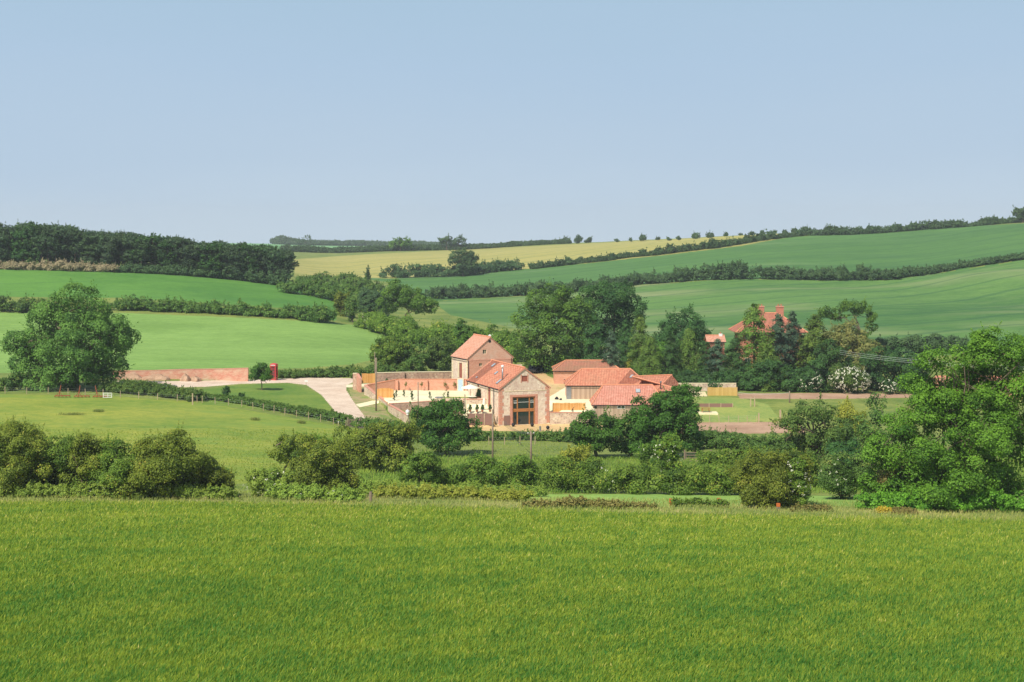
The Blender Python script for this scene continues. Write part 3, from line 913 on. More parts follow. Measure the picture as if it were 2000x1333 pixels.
def board_mat(name, a, b, width=0.16, ang=0.0, horiz=False):
    t = NT(name); v = t.coords('Object', (1, 1, 1), ang)
    sx = t.n('SeparateXYZ'); t.l(v, sx.inputs[0])
    q = t.math('DIVIDE', sx.outputs['Z' if horiz else 'X'], width)
    fl = t.math('FLOOR', q); wn = t.n('TexWhiteNoise', noise_dimensions='1D'); t.l(fl, wn.inputs['W'])
    n2 = t.noise(t.coords('Object', (4, 4, 0.4)), 3.0, 4, 0.6)
    c = t.ramp(t.math('ADD', t.math('MULTIPLY', wn.outputs['Value'], 0.6), t.math('MULTIPLY', n2, 0.4)), [(0.15, a), (0.85, b)])
    gap = t.math('LESS_THAN', t.math('FRACT', q), 0.14)
    c = t.mix(t.math('MULTIPLY', gap, 0.6), c, sc3(a, 0.35))
    t.color(c); return t.m
def plain(name, c, rough=0.6, spec=0.3, metal=0.0, var=0.15, scale=2.0):
    t = NT(name); n = t.noise(t.coords('Object'), scale, 4, 0.6)
    t.color(t.ramp(n, [(0.3, sc3(c, 1 - var)), (0.7, sc3(c, 1 + var * 0.6))]))
    t.b.inputs['Roughness'].default_value = rough; t.b.inputs['Specular IOR Level'].default_value = spec; t.b.inputs['Metallic'].default_value = metal
    return t.m
M['flint'] = stone_mat('flint_wall', [hx('967c74'), hx('c8a696'), hx('d4b8a4'), hx('a88680'), hx('e8d6c0'), hx('9c8078')])
M['flint_cream'] = stone_mat('cream_flint_wall', [s8(196, 164, 150), s8(226, 200, 178), s8(240, 222, 200), s8(198, 160, 146), s8(246, 232, 212), s8(214, 178, 160)], mortar=hx('e4d2ba'))
M['flint_dark'] = stone_mat('dark_flint_wall', [hx('86685c'), hx('b08a78'), hx('c8a98e'), hx('94786e'), hx('d4bfa4')], mortar=hx('b89a84'))
M['brick_red'] = brick_mat('red_brick', hx('c67e66'), hx('d2947a'), hx('d8ab94'))
M['brick_pale'] = brick_mat('weathered_brick', s8(206, 146, 122), s8(220, 168, 144), s8(214, 184, 162), amt=0.8)
M['brick_field'] = brick_mat('field_wall_brick', s8(188, 112, 94), s8(206, 142, 122), s8(208, 184, 156), amt=1.0)
M['brick_house'] = brick_mat('house_brick', hx('a85a48'), hx('b86a54'), hx('b07058'))
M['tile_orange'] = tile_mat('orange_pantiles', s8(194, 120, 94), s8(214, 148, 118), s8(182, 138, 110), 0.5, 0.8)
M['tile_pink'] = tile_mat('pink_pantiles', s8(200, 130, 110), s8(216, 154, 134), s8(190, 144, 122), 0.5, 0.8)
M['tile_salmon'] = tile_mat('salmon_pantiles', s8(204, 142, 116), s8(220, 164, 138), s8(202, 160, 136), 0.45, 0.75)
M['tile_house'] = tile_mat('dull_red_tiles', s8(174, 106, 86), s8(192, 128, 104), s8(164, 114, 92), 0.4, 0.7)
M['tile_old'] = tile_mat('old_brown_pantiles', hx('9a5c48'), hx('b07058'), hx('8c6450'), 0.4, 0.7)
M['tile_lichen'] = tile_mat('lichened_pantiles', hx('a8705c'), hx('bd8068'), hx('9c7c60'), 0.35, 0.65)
M['ridge'] = plain('ridge_tile', hx('dc9470'))
M['brick_trim'] = plain('brick_trim', s8(212, 152, 128), var=0.25, scale=5)
M['pale_trim'] = plain('limestone_trim', hx('ecdcb8'), var=0.12)
M['oak_new'] = plain('new_oak', s8(176, 116, 66), var=0.2, scale=4)
M['boards_new'] = board_mat('new_timber_boards', hx('d0904a'), hx('e6b068'))
M['boards_tan'] = board_mat('tan_timber_boards', hx('c8a058'), hx('dcb870'), 0.2)
M['boards_grey'] = board_mat('weathered_boards', hx('a88c78'), hx('ccb298'), 0.22)
M['wicker'] = plain('wicker_panel', hx('927064'), var=0.3, scale=14)
M['wood_post'] = plain('old_wooden_post', hx('8e7c6a'), var=0.25, scale=6)
M['wood_pale'] = plain('pale_wooden_post', hx('bfa88a'), var=0.2, scale=6)
M['white'] = plain('white_paint', hx('e8e8e2'), var=0.05)
M['cream'] = plain('cream_canvas', hx('f0e8d4'), var=0.05)
M['blue_door'] = plain('pale_blue_paint', hx('b8cfe0'), var=0.06)
M['red_paint'] = plain('red_gloss_paint', hx('c83c40'), rough=0.35, spec=0.5, var=0.08)
M['red_brown'] = plain('red_brown_timber', hx('a05c4a'), var=0.15)
M['dark'] = plain('dark_interior', hx('2a2622'), var=0.2)
M['black'] = plain('black_metal', hx('26262a'), rough=0.5, var=0.1)
M['grey_metal'] = plain('grey_metal', hx('9a9ca0'), rough=0.4, metal=0.6)
M['rust'] = plain('rusty_iron', hx('a05a3c'), rough=0.8, var=0.35, scale=5)
M['terracotta'] = plain('terracotta', hx('b87858'))
M['boulder'] = plain('pale_boulder', hx('d6c6b0'), var=0.2, scale=3)
M['orange_paint'] = plain('orange_marker', hx('d07038'))
M['rubber'] = plain('tyre_rubber', hx('1c1c1e'))
M['car_paint'] = plain('dark_car_paint', hx('20242c'), rough=0.25, spec=0.6, var=0.05)
M['curtain'] = plain('room_behind_glass', hx('4a4a44'), var=0.3)
M['quoin_pale'] = M['pale_trim']
_g = NT('window_glass'); _g.color(s8(28, 44, 48)); _g.b.inputs['Roughness'].default_value = 0.08; _g.b.inputs['Specular IOR Level'].default_value = 0.8; M['glass'] = _g.m
_g = NT('skylight_glass'); _g.color(hx('a8b0b4')); _g.b.inputs['Roughness'].default_value = 0.15; _g.b.inputs['Specular IOR Level'].default_value = 0.8; M['skyglass'] = _g.m
_g = NT('wire'); _g.color(hx('5c6460')); M['wire'] = _g.m
_g = NT('wire_bright'); _g.color(hx('c8ccc8')); M['wire_bright'] = _g.m

def ridge_row(parent, pts, r=0.14, mat='ridge'):
    bm = new(); tube(bm, pts, r, 6); return bfin('ridge_tiles', bm, mat, parent)
def window(fr, parent, s0, s1, z0, z1, d=0.0, inset=0.12, frame='white', pane='glass', bars=1, cross=0, th=0.07, label=None):
    w = new()
    fbox(w, fr, s0, s1, d + inset, d + inset + th, z1 - th, z1); fbox(w, fr, s0, s1, d + inset, d + inset + th, z0, z0 + th)
    fbox(w, fr, s0, s0 + th, d + inset, d + inset + th, z0 + th, z1 - th); fbox(w, fr, s1 - th, s1, d + inset, d + inset + th, z0 + th, z1 - th)
    for k in range(bars):
        c = s0 + (s1 - s0) * (k + 1) / (bars + 1); fbox(w, fr, c - th / 2, c + th / 2, d + inset, d + inset + th, z0 + th, z1 - th)
    o = bfin('window', w, frame, parent)
    if label: o['label'] = label
    g = new(); fbox(g, fr, s0 + th * .6, s1 - th * .6, d + inset + th * .4, d + inset + th * .7, z0 + th * .6, z1 - th * .6)
    bfin('pane', g, pane, o); return o
def skylight(parent, a, b, c, e, mat='skyglass'):
    """corners on the roof plane (3-D), raised a little"""
    n = (Vector(b) - Vector(a)).cross(Vector(e) - Vector(a)).normalized()
    if n.z < 0: n = -n
    bm = new(); prism(bm, [Vector(q) + n * 0.02 for q in (a, b, c, e)], [], n * 0.08)
    o = bfin('skylight', bm, 'grey_metal', parent)
    m = (Vector(a) + Vector(b) + Vector(c) + Vector(e)) / 4
    bm = new(); prism(bm, [m + (Vector(q) - m) * 0.86 + n * 0.102 for q in (a, b, c, e)], [], n * 0.02)
    bfin('pane', bm, mat, o); return o

# ------------------------------------------------------------------ the big flint barn
B = Fr(-2.1, 275.0, 20.0, ZB)
BW, BL = 8.98, 16.8
eh = B.hit(975.5, 760)[1]; ah = B.hit(1024.5, 720)[1]
bt = thing('stone_barn', 'long flint barn with orange pantiled roof and tall two storey glazed opening in its gable', 'barn', B.p(BW / 2, BL / 2, 0))
bt.location = (0, 0, 0)
gs0, gz1 = B.hit(1001, 776); gs1, _ = B.hit(1045.3, 776)
vs0, vz0 = B.hit(1019, 746); vs1, vz1 = B.hit(1030, 734)
bm = new()
fwall(bm, B, [(0, -1), (BW, -1), (BW, eh), (BW / 2, ah), (0, eh)], [rect(gs0, gs1, 0.02, gz1), rect(vs0, vs1, vz0, vz1)], 0.0, 0.5)
fwall(bm, B, [(0, -1), (BW, -1), (BW, eh), (BW / 2, ah), (0, eh)], [], BL - 0.5, 0.5)
def dz(px, py, a=0.0): return B.side(px, py, a)
ld = [(dz(936.5, 777), dz(932, 748)), (dz(958.5, 778), dz(952.5, 753))]
holes = []
for q0, q1 in ld:
    holes.append([(min(q0[0], q1[0]), 2.3), (max(q0[0], q1[0]), 2.3), (max(q0[0], q1[0]), q1[1]), (min(q0[0], q1[0]), q1[1])])
swall(bm, B, [(0.5, -1), (BL - 0.5, -1), (BL - 0.5, eh), (0.5, eh)], holes, 0.0, 0.45)
swall(bm, B, [(0.5, -1), (BL - 0.5, -1), (BL - 0.5, eh), (0.5, eh)], [], BW - 0.45, 0.45)
bfin('wall', bm, 'flint_cream', bt)
ov = 0.25
k_ = (ah - eh) / (BW / 2)
def broof(d0, d1, side, mat, off=0.0):
    bm = new()
    e = -ov if side < 0 else BW + ov
    ze = eh - ov * k_
    slab(bm, [B.p(e, d0, ze + .14), B.p(e, d1, ze + .14), B.p(BW / 2, d1, ah + .14), B.p(BW / 2, d0, ah + .14)], 0.13)
    return bfin('roof', bm, mat, bt)
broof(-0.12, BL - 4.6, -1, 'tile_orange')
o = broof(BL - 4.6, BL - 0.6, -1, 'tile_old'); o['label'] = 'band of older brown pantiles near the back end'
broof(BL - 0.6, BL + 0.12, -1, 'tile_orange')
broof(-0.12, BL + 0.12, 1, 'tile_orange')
ridge_row(bt, [B.p(BW / 2, -0.15, ah + .16), B.p(BW / 2, BL + 0.15, ah + .16)])
def roofpt(d, f):      # f: 0 at the eave, 1 at the ridge, left slope
    return B.p(BW / 2 * f, d, eh + (ah - eh) * f + 0.15)
for d, f, w, l in ((13.2, .80, .8, .16), (8.2, .52, .7, .14), (3.1, .22, .8, .2), (13.9, .16, .5, .06)):
    skylight(bt, roofpt(d - w / 2, f - l / 2), roofpt(d + w / 2, f - l / 2), roofpt(d + w / 2, f + l / 2), roofpt(d - w / 2, f + l / 2))
bm = new(); q = roofpt(2.6, 0.33); tube(bm, [q - Vector((0, 0, .3)), q + Vector((0, 0, 2.1))], 0.13, 10)
fl = bfin('flue', bm, 'grey_metal', bt, smooth=True)
bm = new(); lathe(bm, q + Vector((0, 0, 2.1)), [(0.14, 0), (0.26, 0.05), (0.26, 0.3), (0.1, 0.42)], 12); bfin('flue_cap', bm, 'white', fl)
# brick dressings round the big opening, quoins and string course
bm = new()
fbox(bm, B, gs0 - 0.45, gs0, -0.04, 0.1, 0, gz1 + 0.35); fbox(bm, B, gs1, gs1 + 0.45, -0.04, 0.1, 0, gz1 + 0.35)
fbox(bm, B, gs0, gs1, -0.04, 0.1, gz1, gz1 + 0.35)
fbox(bm, B, vs0 - 0.18, vs0, -0.03, 0.1, vz0 - .15, vz1 + .2); fbox(bm, B, vs1, vs1 + .18, -0.03, 0.1, vz0 - .15, vz1 + .2)
for z in np.arange(0.2, eh - 0.4, 0.62):
    w = 0.75 if int(z / 0.62) % 2 else 0.5
    fbox(bm, B, -0.03, w, -0.03, 0.5, z, z + 0.55); fbox(bm, B, BW - w, BW + 0.03, -0.03, 0.5, z, z + 0.55)
zs = B.hit(1000, 764.5)[1]
bfin('brick_dressing', bm, 'brick_trim', bt)
bm = new(); fbox(bm, B, 0.9, BW - 0.4, -0.05, 0.05, zs - 0.05, zs + 0.05); bfin('string_course', bm, 'pale_trim', bt)
bm = new()
for e0, e1 in (((-ov, eh - ov * k_), (BW / 2, ah)), ((BW + ov, eh - ov * k_), (BW / 2, ah))):
    prism(bm, [B.p(e0[0], -0.16, e0[1] - .12), B.p(e1[0], -0.16, e1[1] - .12), B.p(e1[0], -0.16, e1[1] + .06), B.p(e0[0], -0.16, e0[1] + .06)], [], B.v * 0.035)
bfin('verge_board', bm, 'brick_trim', bt)
bm = new(); fbox(bm, B, vs0, vs1, 0.1, 0.16, vz0, vz1); bfin('shutter', bm, 'red_brown', bt)
# the glazed screen: oak frame, glass, dark room behind
zm0 = B.hit(1020, 804.5)[1]; zm1 = B.hit(1020, 798.5)[1]
m1 = B.hit(1011, 800)[0]; m2 = B.hit(1034.5, 800)[0]
bm = new(); th = 0.2
fbox(bm, B, gs0, gs1, 0.12, 0.3, gz1 - th, gz1); fbox(bm, B, gs0 + th, gs1 - th, 0.1, 0.3, zm0, zm1)
fbox(bm, B, gs0, gs0 + th, 0.12, 0.3, 0.02, gz1 - th); fbox(bm, B, gs1 - th, gs1, 0.12, 0.3, 0.02, gz1 - th)
for m in (m1, m2):
    fbox(bm, B, m - .1, m + .1, 0.12, 0.3, 0.02, zm0); fbox(bm, B, m - .1, m + .1, 0.12, 0.3, zm1, gz1 - th)
wo = bfin('glazed_screen', bm, 'oak_new', bt)
xs = [gs0 + th, m1 - .1, m1 + .1, m2 - .1, m2 + .1, gs1 - th]
for a, b in ((0, 1), (2, 3), (4, 5)):
    for z0, z1 in ((0.05, zm0), (zm1, gz1 - th)):
        bm = new(); fbox(bm, B, xs[a], xs[b], 0.2, 0.22, z0, z1); bfin('pane', bm, 'glass', wo)
bm = new()
for a, b in ((0, 1), (4, 5)):
    for z in (zm1 + .9, zm1 + 1.3): fbox(bm, B, xs[a], xs[b], 0.15, 0.19, z, z + .05)
fbox(bm, B, xs[0], xs[5], 0.13, 0.19, zm1 + 1.05, zm1 + 1.1)
bfin('glazing_bar', bm, 'white', wo)
bm = new()
q0 = B.hit(984, 831)[0]; q1 = B.hit(995.5, 831)[0]
fbox(bm, B, q0, q1, -0.12, -0.06, 0.05, B.hit(990, 812)[1]); bfin('wicker_screen', bm, 'wicker', bt)
for h in holes:
    bm = new(); d0, d1 = h[0][0], h[1][0]
    hexa(bm, [B.p(0.15, d0, h[0][1]), B.p(.25, d0, h[0][1]), B.p(.25, d1, h[0][1]), B.p(0.15, d1, h[0][1]), B.p(0.15, d0, h[2][1]), B.p(.25, d0, h[2][1]), B.p(.25, d1, h[2][1]), B.p(0.15, d1, h[2][1])])
    bfin('door', bm, 'red_brown', bt)
    bm = new()
    for e0, e1 in ((d0 - .35, d0), (d1, d1 + .35)):
        hexa(bm, [B.p(-.04, e0, 1.8), B.p(.1, e0, 1.8), B.p(.1, e1, 1.8), B.p(-.04, e1, 1.8), B.p(-.04, e0, h[2][1]), B.p(.1, e0, h[2][1]), B.p(.1, e1, h[2][1]), B.p(-.04, e1, h[2][1])])
    bfin('door_jamb', bm, 'pale_trim', bt)
bm = new(); tube(bm, [B.p(-.12, 2.6, 0), B.p(-.12, 2.6, eh - .3)], 0.06, 6); bfin('drainpipe', bm, 'black', bt)
bm = new(); tube(bm, [B.p(-ov - .08, -.1, eh - .16), B.p(-ov - .08, BL, eh - .16)], 0.07, 6); bfin('gutter', bm, 'black', bt)

# ------------------------------------------------------------------ the tall brick barn
T = Fr(-8.13, 300.0, 24.5, ZG)
TW, TL = 9.1, 7.6
teh = T.hit(913.3, 701)[1]; tah = T.hit(958, 660)[1]
tt = thing('tall_brick_barn', 'tall steep gabled brick barn with salmon pantiles standing behind the gravel garden', 'barn')
wins = [(943, 950, 683.5, 691.8), (935.7, 941.8, 709.7, 716)]
hs = []
for x0, x1, y0, y1 in wins:
    a, z1 = T.hit(x0, y0); b, z0 = T.hit(x1, y1); hs.append(rect(a, b, z0, z1))
bm = new()
fwall(bm, T, [(0, -2), (TW, -2), (TW, teh), (TW / 2, tah), (0, teh)], hs, 0, 0.5)
fwall(bm, T, [(0, -2), (TW, -2), (TW, teh), (TW / 2, tah), (0, teh)], [], TL - .5, 0.5)
o = bfin('wall', bm, 'brick_pale', tt); o['label'] = 'brick gable wall'
zb = T.hit(930, 705)[1]
bm = new(); 
fwall(bm, T, [(0.02, -2), (TW - .02, -2), (TW - .02, zb), (0.02, zb)], [hs[1]], -0.03, 0.03)
o = bfin('wall_facing', bm, 'brick_red', tt); o['label'] = 'redder brickwork of the lower storey'
bm = new()
dd0, dz1 = T.side(902.8, 710); dd1, dz0 = T.side(896.5, 738)
dd0, dd1 = sorted((dd0, dd1)); dd1 = max(dd1, dd0 + 1.3)
swall(bm, T, [(.5, -2), (TL - .5, -2), (TL - .5, teh), (.5, teh)], [rect(dd0, dd1, dz0, dz1)], 0, .45)
o = bfin('wall', bm, 'flint_cream', tt); o['label'] = 'cream flint side wall with a tall loft door'
bm = new()
swall(bm, T, [(.5, -2), (TL - .5, -2), (TL - .5, teh), (.5, teh)], [], TW - .45, .45)
o = bfin('wall', bm, 'flint_cream', tt); o['label'] = 'cream flint side wall'
bm = new(); bm2 = new()
for z in np.arange(0.0, teh - .3, 0.6):
    w = .7 if int(z / .6) % 2 else .45
    hexa(bm, [T.p(-.03, .0, z), T.p(.1, .0, z), T.p(.1, w, z), T.p(-.03, w, z), T.p(-.03, 0, z + .55), T.p(.1, 0, z + .55), T.p(.1, w, z + .55), T.p(-.03, w, z + .55)])
    hexa(bm2, [T.p(-.03, TL - w, z), T.p(.1, TL - w, z), T.p(.1, TL, z), T.p(-.03, TL, z), T.p(-.03, TL - w, z + .55), T.p(.1, TL - w, z + .55), T.p(.1, TL, z + .55), T.p(-.03, TL, z + .55)])
bfin('quoin', bm2, 'pale_trim', tt); bfin('quoin', bm, 'pale_trim', tt)
for e0, e1 in ((dd0 - .4, dd0), (dd1, dd1 + .5)):
    bm = new()
    hexa(bm, [T.p(-.03, e0, dz0), T.p(.1, e0, dz0), T.p(.1, e1, dz0), T.p(-.03, e1, dz0), T.p(-.03, e0, dz1 + .2), T.p(.1, e0, dz1 + .2), T.p(.1, e1, dz1 + .2), T.p(-.03, e1, dz1 + .2)]); bfin('door_jamb', bm, 'pale_trim', tt)
bm = new(); hexa(bm, [T.p(.14, dd0, dz0), T.p(.2, dd0, dz0), T.p(.2, dd1, dz0), T.p(.14, dd1, dz0), T.p(.14, dd0, dz1), T.p(.2, dd0, dz1), T.p(.2, dd1, dz1), T.p(.14, dd1, dz1)])
bfin('loft_door', bm, 'red_brown', tt)
for h in hs:
    window(T, tt, h[0][0], h[1][0], h[0][1], h[2][1], bars=1, frame='pale_trim')
bm = new()
fbox(bm, T, 0, TW, -0.06, 0.02, zb, zb + .14); bfin('string_course', bm, 'brick_trim', tt)
a, z = T.hit(956.4, 667)
bm = new(); tube(bm, [T.p(a, -.03, z), T.p(a, .02, z)], 0.28, 12); bfin('owl_hole', bm, 'dark', tt)
kt = (tah - teh) / (TW / 2)
for sgn in (-1, 1):
    bm = new(); e = -ov if sgn < 0 else TW + ov; ze = teh - ov * kt
    slab(bm, [T.p(e, -.12, ze + .14), T.p(e, TL + .12, ze + .14), T.p(TW / 2, TL + .12, tah + .14), T.p(TW / 2, -.12, tah + .14)], .13)
    bfin('roof', bm, 'tile_salmon', tt)
ridge_row(tt, [T.p(TW / 2, -.15, tah + .16), T.p(TW / 2, TL + .15, tah + .16)])
bm = new(); tube(bm, [T.p(.05, -.12, 0), T.p(.05, -.12, teh - .3)], .06, 6); bfin('drainpipe', bm, 'black', tt)
bm = new()
tube(bm, [T.p(-ov - .08, -.1, teh - .2), T.p(-ov - .08, TL, teh - .2)], .07, 6); bfin('gutter', bm, 'black', tt)
bm = new(); tube(bm, [T.p(TW - .3, -.12, zb - 3), T.p(TW - .3, -.12, teh - .1)], .06, 6); bfin('drainpipe', bm, 'black', tt)
bm = new(); q = T.p(TW * .69, TL * .6, teh + (tah - teh) * .62)
tube(bm, [q, q + Vector((0, 0, 1.0))], .04, 6); dsh = bfin('dish_mast', bm, 'grey_metal', tt)
bm = new(); c_ = q + Vector((.1, -.1, 1.2))
prism(bm, [c_ + Vector((math.cos(k / 12 * 6.283) * .28, -.15 * math.cos(k / 12 * 6.283), math.sin(k / 12 * 6.283) * .5)) for k in range(12)], [], Vector((.06, .1, .02))); bfin('satellite_dish', bm, 'white', dsh)
bm = new(); swall(bm, T, [(0.3, -2), (4, -2), (4, 2.6), (.3, 4.4)], [], TW, 2.0)
o = bfin('lean_to', bm, 'flint_cream', tt)

# ------------------------------------------------------------------ hipped low ranges
def hip_range(name, label, fr, L_, W_, zw, zr, mat, hips=(True, True), wall='brick_red', ov=.3, cat='barn', wall_front=None, zlow=-1.5, hipk=1.0):
    t = thing(name, label, cat)
    bm = new()
    fwall(bm, fr, rect(0, L_, zlow, zw), [], 0, .3); fwall(bm, fr, rect(0, L_, zlow, zw), [], W_ - .3, .3)
    for a, hp in ((0, hips[0]), (L_ - .3, hips[1])):
        top = [(W_ - .3, zw), (.3, zw)] if hp else [(W_ - .3, zw), (W_ / 2, zr - .15), (.3, zw)]
        swall(bm, fr, [(.3, zlow), (W_ - .3, zlow)] + top, [], a, .3)
    bfin('wall', bm, wall, t)
    if wall_front:
        bm = new(); fwall(bm, fr, rect(-.02, L_ + .02, zlow, zw - .05), [], -.06, .06); bfin('cladding', bm, wall_front, t)
    k = (zr - zw) / (W_ / 2); ze = zw - ov * k
    h0 = W_ / 2 * hipk if hips[0] else 0; h1 = W_ / 2 * hipk if hips[1] else 0
    a0, a1 = -ov, L_ + ov
    r0, r1 = (h0, L_ - h1) if True else None
    if not hips[0]: r0 = a0
    if not hips[1]: r1 = a1
    P = fr.p
    f0, f1, b0, b1 = P(a0, -ov, ze), P(a1, -ov, ze), P(a0, W_ + ov, ze), P(a1, W_ + ov, ze)
    q0, q1 = P(r0, W_ / 2, zr), P(r1, W_ / 2, zr)
    up = Vector((0, 0, .13))
    parts = [[f0, f1, q1, q0], [b1, b0, q0, q1]]
    if hips[0]: parts.append([b0, f0, q0])
    if hips[1]: parts.append([f1, b1, q1])
    for pt in parts:
        bm = new(); slab(bm, [x + up for x in pt], .12); bfin('roof', bm, mat, t)
    up = Vector((0, 0, .15))
    ridge_row(t, [q0 + up, q1 + up], .13)
    for c, q in ((f0, q0), (b0, q0)) if hips[0] else (): ridge_row(t, [c + up, q + up], .1)
    for c, q in ((f1, q1), (b1, q1)) if hips[1] else (): ridge_row(t, [c + up, q + up], .1)
    bm = new(); tube(bm, [P(a0, -ov - .06, ze + .02), P(a1, -ov - .06, ze + .02)], .06, 6); bfin('gutter', bm, 'black', t)
    return t, (f0, f1, q1, q0)
# middle range, clad in grey boards
fm = Fr(9.9, 296.5, 0.0, ZYD)
zw = fm.hit(1120, 752.5)[1]; zr = fm.hit(1180, 722.2, 3.75)[1]
mt_, rc = hip_range('boarded_barn', 'low barn clad in weathered vertical boards across the yard', fm, 14.6, 7.5, zw, zr, 'tile_orange', wall='brick_pale', wall_front='boards_grey', hipk=.75)
f0, f1, q1, q0 = rc
def onroof(rc, a, f):
    f0, f1, q1, q0 = rc
    lo = f0.lerp(f1, a); hi = q0.lerp(q1, a) if False else f0.lerp(f1, a)
    n = Vector((f0.x + (f1.x - f0.x) * a, 0, 0))
    y = f0.y + (q0.y - f0.y) * f; z = f0.z + (q0.z - f0.z) * f
    return Vector((n.x, y, z + .135))
bm = new(); slab(bm, [onroof(rc, .70, .0), onroof(rc, .985, .0), onroof(rc, .86, .97), onroof(rc, .80, .97)], .01)
bm.free()
bm = new(); n_up = Vector((0, -.01, .02))
prism(bm, [onroof(rc, .62, .01) + n_up, onroof(rc, .985, .01) + n_up, onroof(rc, .82, .96) + n_up, onroof(rc, .80, .96) + n_up], [], Vector((0, -.02, .04)))
o = bfin('roof', bm, 'tile_old', mt_); o['label'] = 'old brown tiles on the right part of the roof'
skylight(mt_, onroof(rc, .77, .45) + n_up, onroof(rc, .80, .45) + n_up, onroof(rc, .83, .62) + n_up, onroof(rc, .80, .62) + n_up)
bm = new(); a = fm.hit(1106, 770)[0]; fbox(bm, fm, a, a + .9, -.12, -.06, 0, 2.2); bfin('door', bm, 'grey_metal', mt_)
# wing running towards the camera at its right end
fw = Fr(25.2, 286.5, 22.0, ZYD)
hip_range('barn_wing', 'orange roofed wing joining the boarded barn and the front range', fw, 5.0, 13.0, 2.4, 4.4, 'tile_orange', wall='brick_red', cat='barn')
# front low range
ff = Fr(13.95, 282.0, 0.0, ZY(805, 282))
zw = ff.hit(1180, 789.3)[1]; zr = ff.hit(1230, 753.4, 3.1)[1]
ft, rcf = hip_range('low_barn', 'low rendered barn with pink pantiled hipped roof nearest the fence', ff, 12.4, 6.2, zw, zr, 'tile_pink', wall='flint_cream', wall_front='boards_grey', hipk=.62)
a0, z1 = ff.hit(1205.6, 792.7); a1, z0 = ff.hit(1220.6, 798.2)
window(ff, ft, a0, a1, z0, z1, d=-.22, inset=.12, bars=1, frame='white')
a0, z1 = ff.hit(1157, 791.5); window(ff, ft, a0 + .3, a0 + .75, z1 - .6, z1, d=-.22, inset=.12, bars=0, frame='dark')
skylight(ft, onroof(rcf, .60, .60), onroof(rcf, .66, .60), onroof(rcf, .66, .78), onroof(rcf, .60, .78))
bm = new(); q = Vector((26.1, 287.5, ZY(762, 287.5))); tube(bm, [q - Vector((0, 0, 1)), q + Vector((0, 0, 1.3))], .09, 8); o = bfin('flue', bm, 'black', ft)
bm = new(); tube(bm, [q + Vector((0, 0, 1.3)), q + Vector((0, 0, 1.55))], .15, 8); bfin('flue_cap', bm, 'grey_metal', o)
# rear range
fr_ = Fr(8.4, 325.0, 0.0, ZY(750, 325))
zw = fr_.hit(1090, 724.5)[1]; zr = fr_.hit(1150, 705.5, 4.0)[1]
rt, rcr = hip_range('rear_barn', 'rear brick barn with lichened old pantiles below the trees', fr_, 13.2, 8.0, zw, zr, 'tile_lichen', wall='brick_red', hipk=.6)
bm = new(); fbox(bm, fr_, 1.9, 3.1, -.05, .02, 0.0, .9); bfin('hatch', bm, 'dark', rt)

# ------------------------------------------------------------------ the brick house and the cottage among the trees
fh = Fr((1446 - 1000) / F * 352, 352.0, 0.0, gz(55, 352))
HWid = (1566 - 1446) / F * 352
zw = fh.hit(1500, 643)[1]; zr = fh.hit(1500, 612.5, 4.5)[1]
ht, rch = hip_range('brick_house', 'two storey red brick house with hipped tile roof half hidden by conifers', fh, HWid, 9.0, zw, zr, 'tile_house', wall='brick_house', ov=1.2, cat='house')
for x0 in (1478, 1516):
    a0 = fh.hit(x0, 600, 4.5)[0]; a1 = fh.hit(x0 + 14, 600, 4.5)[0]; zt_ = fh.hit(1500, 600, 4.5)[1]
    bm = new(); fbox(bm, fh, a0, a1, 4.1, 5.0, zr - 1.0, zt_); ch = bfin('chimney', bm, 'brick_house', ht)
    bm = new(); fbox(bm, fh, a0 - .08, a1 + .08, 4.0, 5.1, zt_, zt_ + .2); bfin('chimney_cap', bm, 'brick_trim', ch)
    for j in range(2):
        bm = new(); c = fh.p(a0 + (a1 - a0) * (.3 + .4 * j), 4.55, zt_ + .2); lathe(bm, c, [(.15, 0), (.12, .4), (.15, .42), (.15, .45)], 10); bfin('chimney_pot', bm, 'terracotta', ch)
for a in (1.5, 4.4, 8.6, 11.5):
    for z in (1.0, zw - 2.1):
        window(fh, ht, a - .55, a + .55, z, z + 1.5, d=-.14, inset=.05, bars=1)
bm = new(); fbox(bm, fh, 6.0, 7.1, -.1, -.02, 0, 2.2); bfin('door', bm, 'white', ht)
fc = Fr((1383 - 1000) / F * 338, 338.0, 0.0, gz(40, 338))
ct, rcc = hip_range('cottage', 'small brick cottage with white window frames glimpsed left of the house', fc, 3.4, 5.0, fc.hit(1390, 668)[1], fc.hit(1390, 656.5, 2.5)[1], 'tile_salmon', hips=(False, False), wall='brick_house', cat='cottage')
for x0, x1, y0, y1 in ((1386, 1394, 703, 722), (1402, 1410, 703, 722), (1387, 1394, 680, 690)):
    a0, z1 = fc.hit(x0, y0); a1, z0 = fc.hit(x1, y1)
    window(fc, ct, a0, a1, z0, z1, d=-.14, inset=.05, bars=1)
a0, z1 = fc.hit(1404, 653, 2.5)
bm = new(); fbox(bm, fc, a0, a0 + .7, 2.1, 2.8, z1 - 1.6, z1 + .1); ch = bfin('chimney', bm, 'white', ct)
bm = new(); lathe(bm, fc.p(a0 + .35, 2.45, z1 + .1), [(.14, 0), (.12, .35)], 8); bfin('chimney_pot', bm, 'terracotta', ch)
fs = Fr((1838 - 1000) / F * 306, 306.0, 0.0, gz(80, 306))
st, rcs = hip_range('farm_shed', 'long low brick shed with pink roof seen through the big ash', fs, 15.5, 6, fs.hit(1900, 748)[1], fs.hit(1900, 737, 3)[1], 'tile_pink', hips=(False, False), wall='brick_red', cat='shed')
a0, z1 = fs.hit(1905, 750); bm = new(); fbox(bm, fs, a0, a0 + 1.6, -.08, -.02, 0, min(z1, 2.0)); bfin('door', bm, 'orange_paint', st)
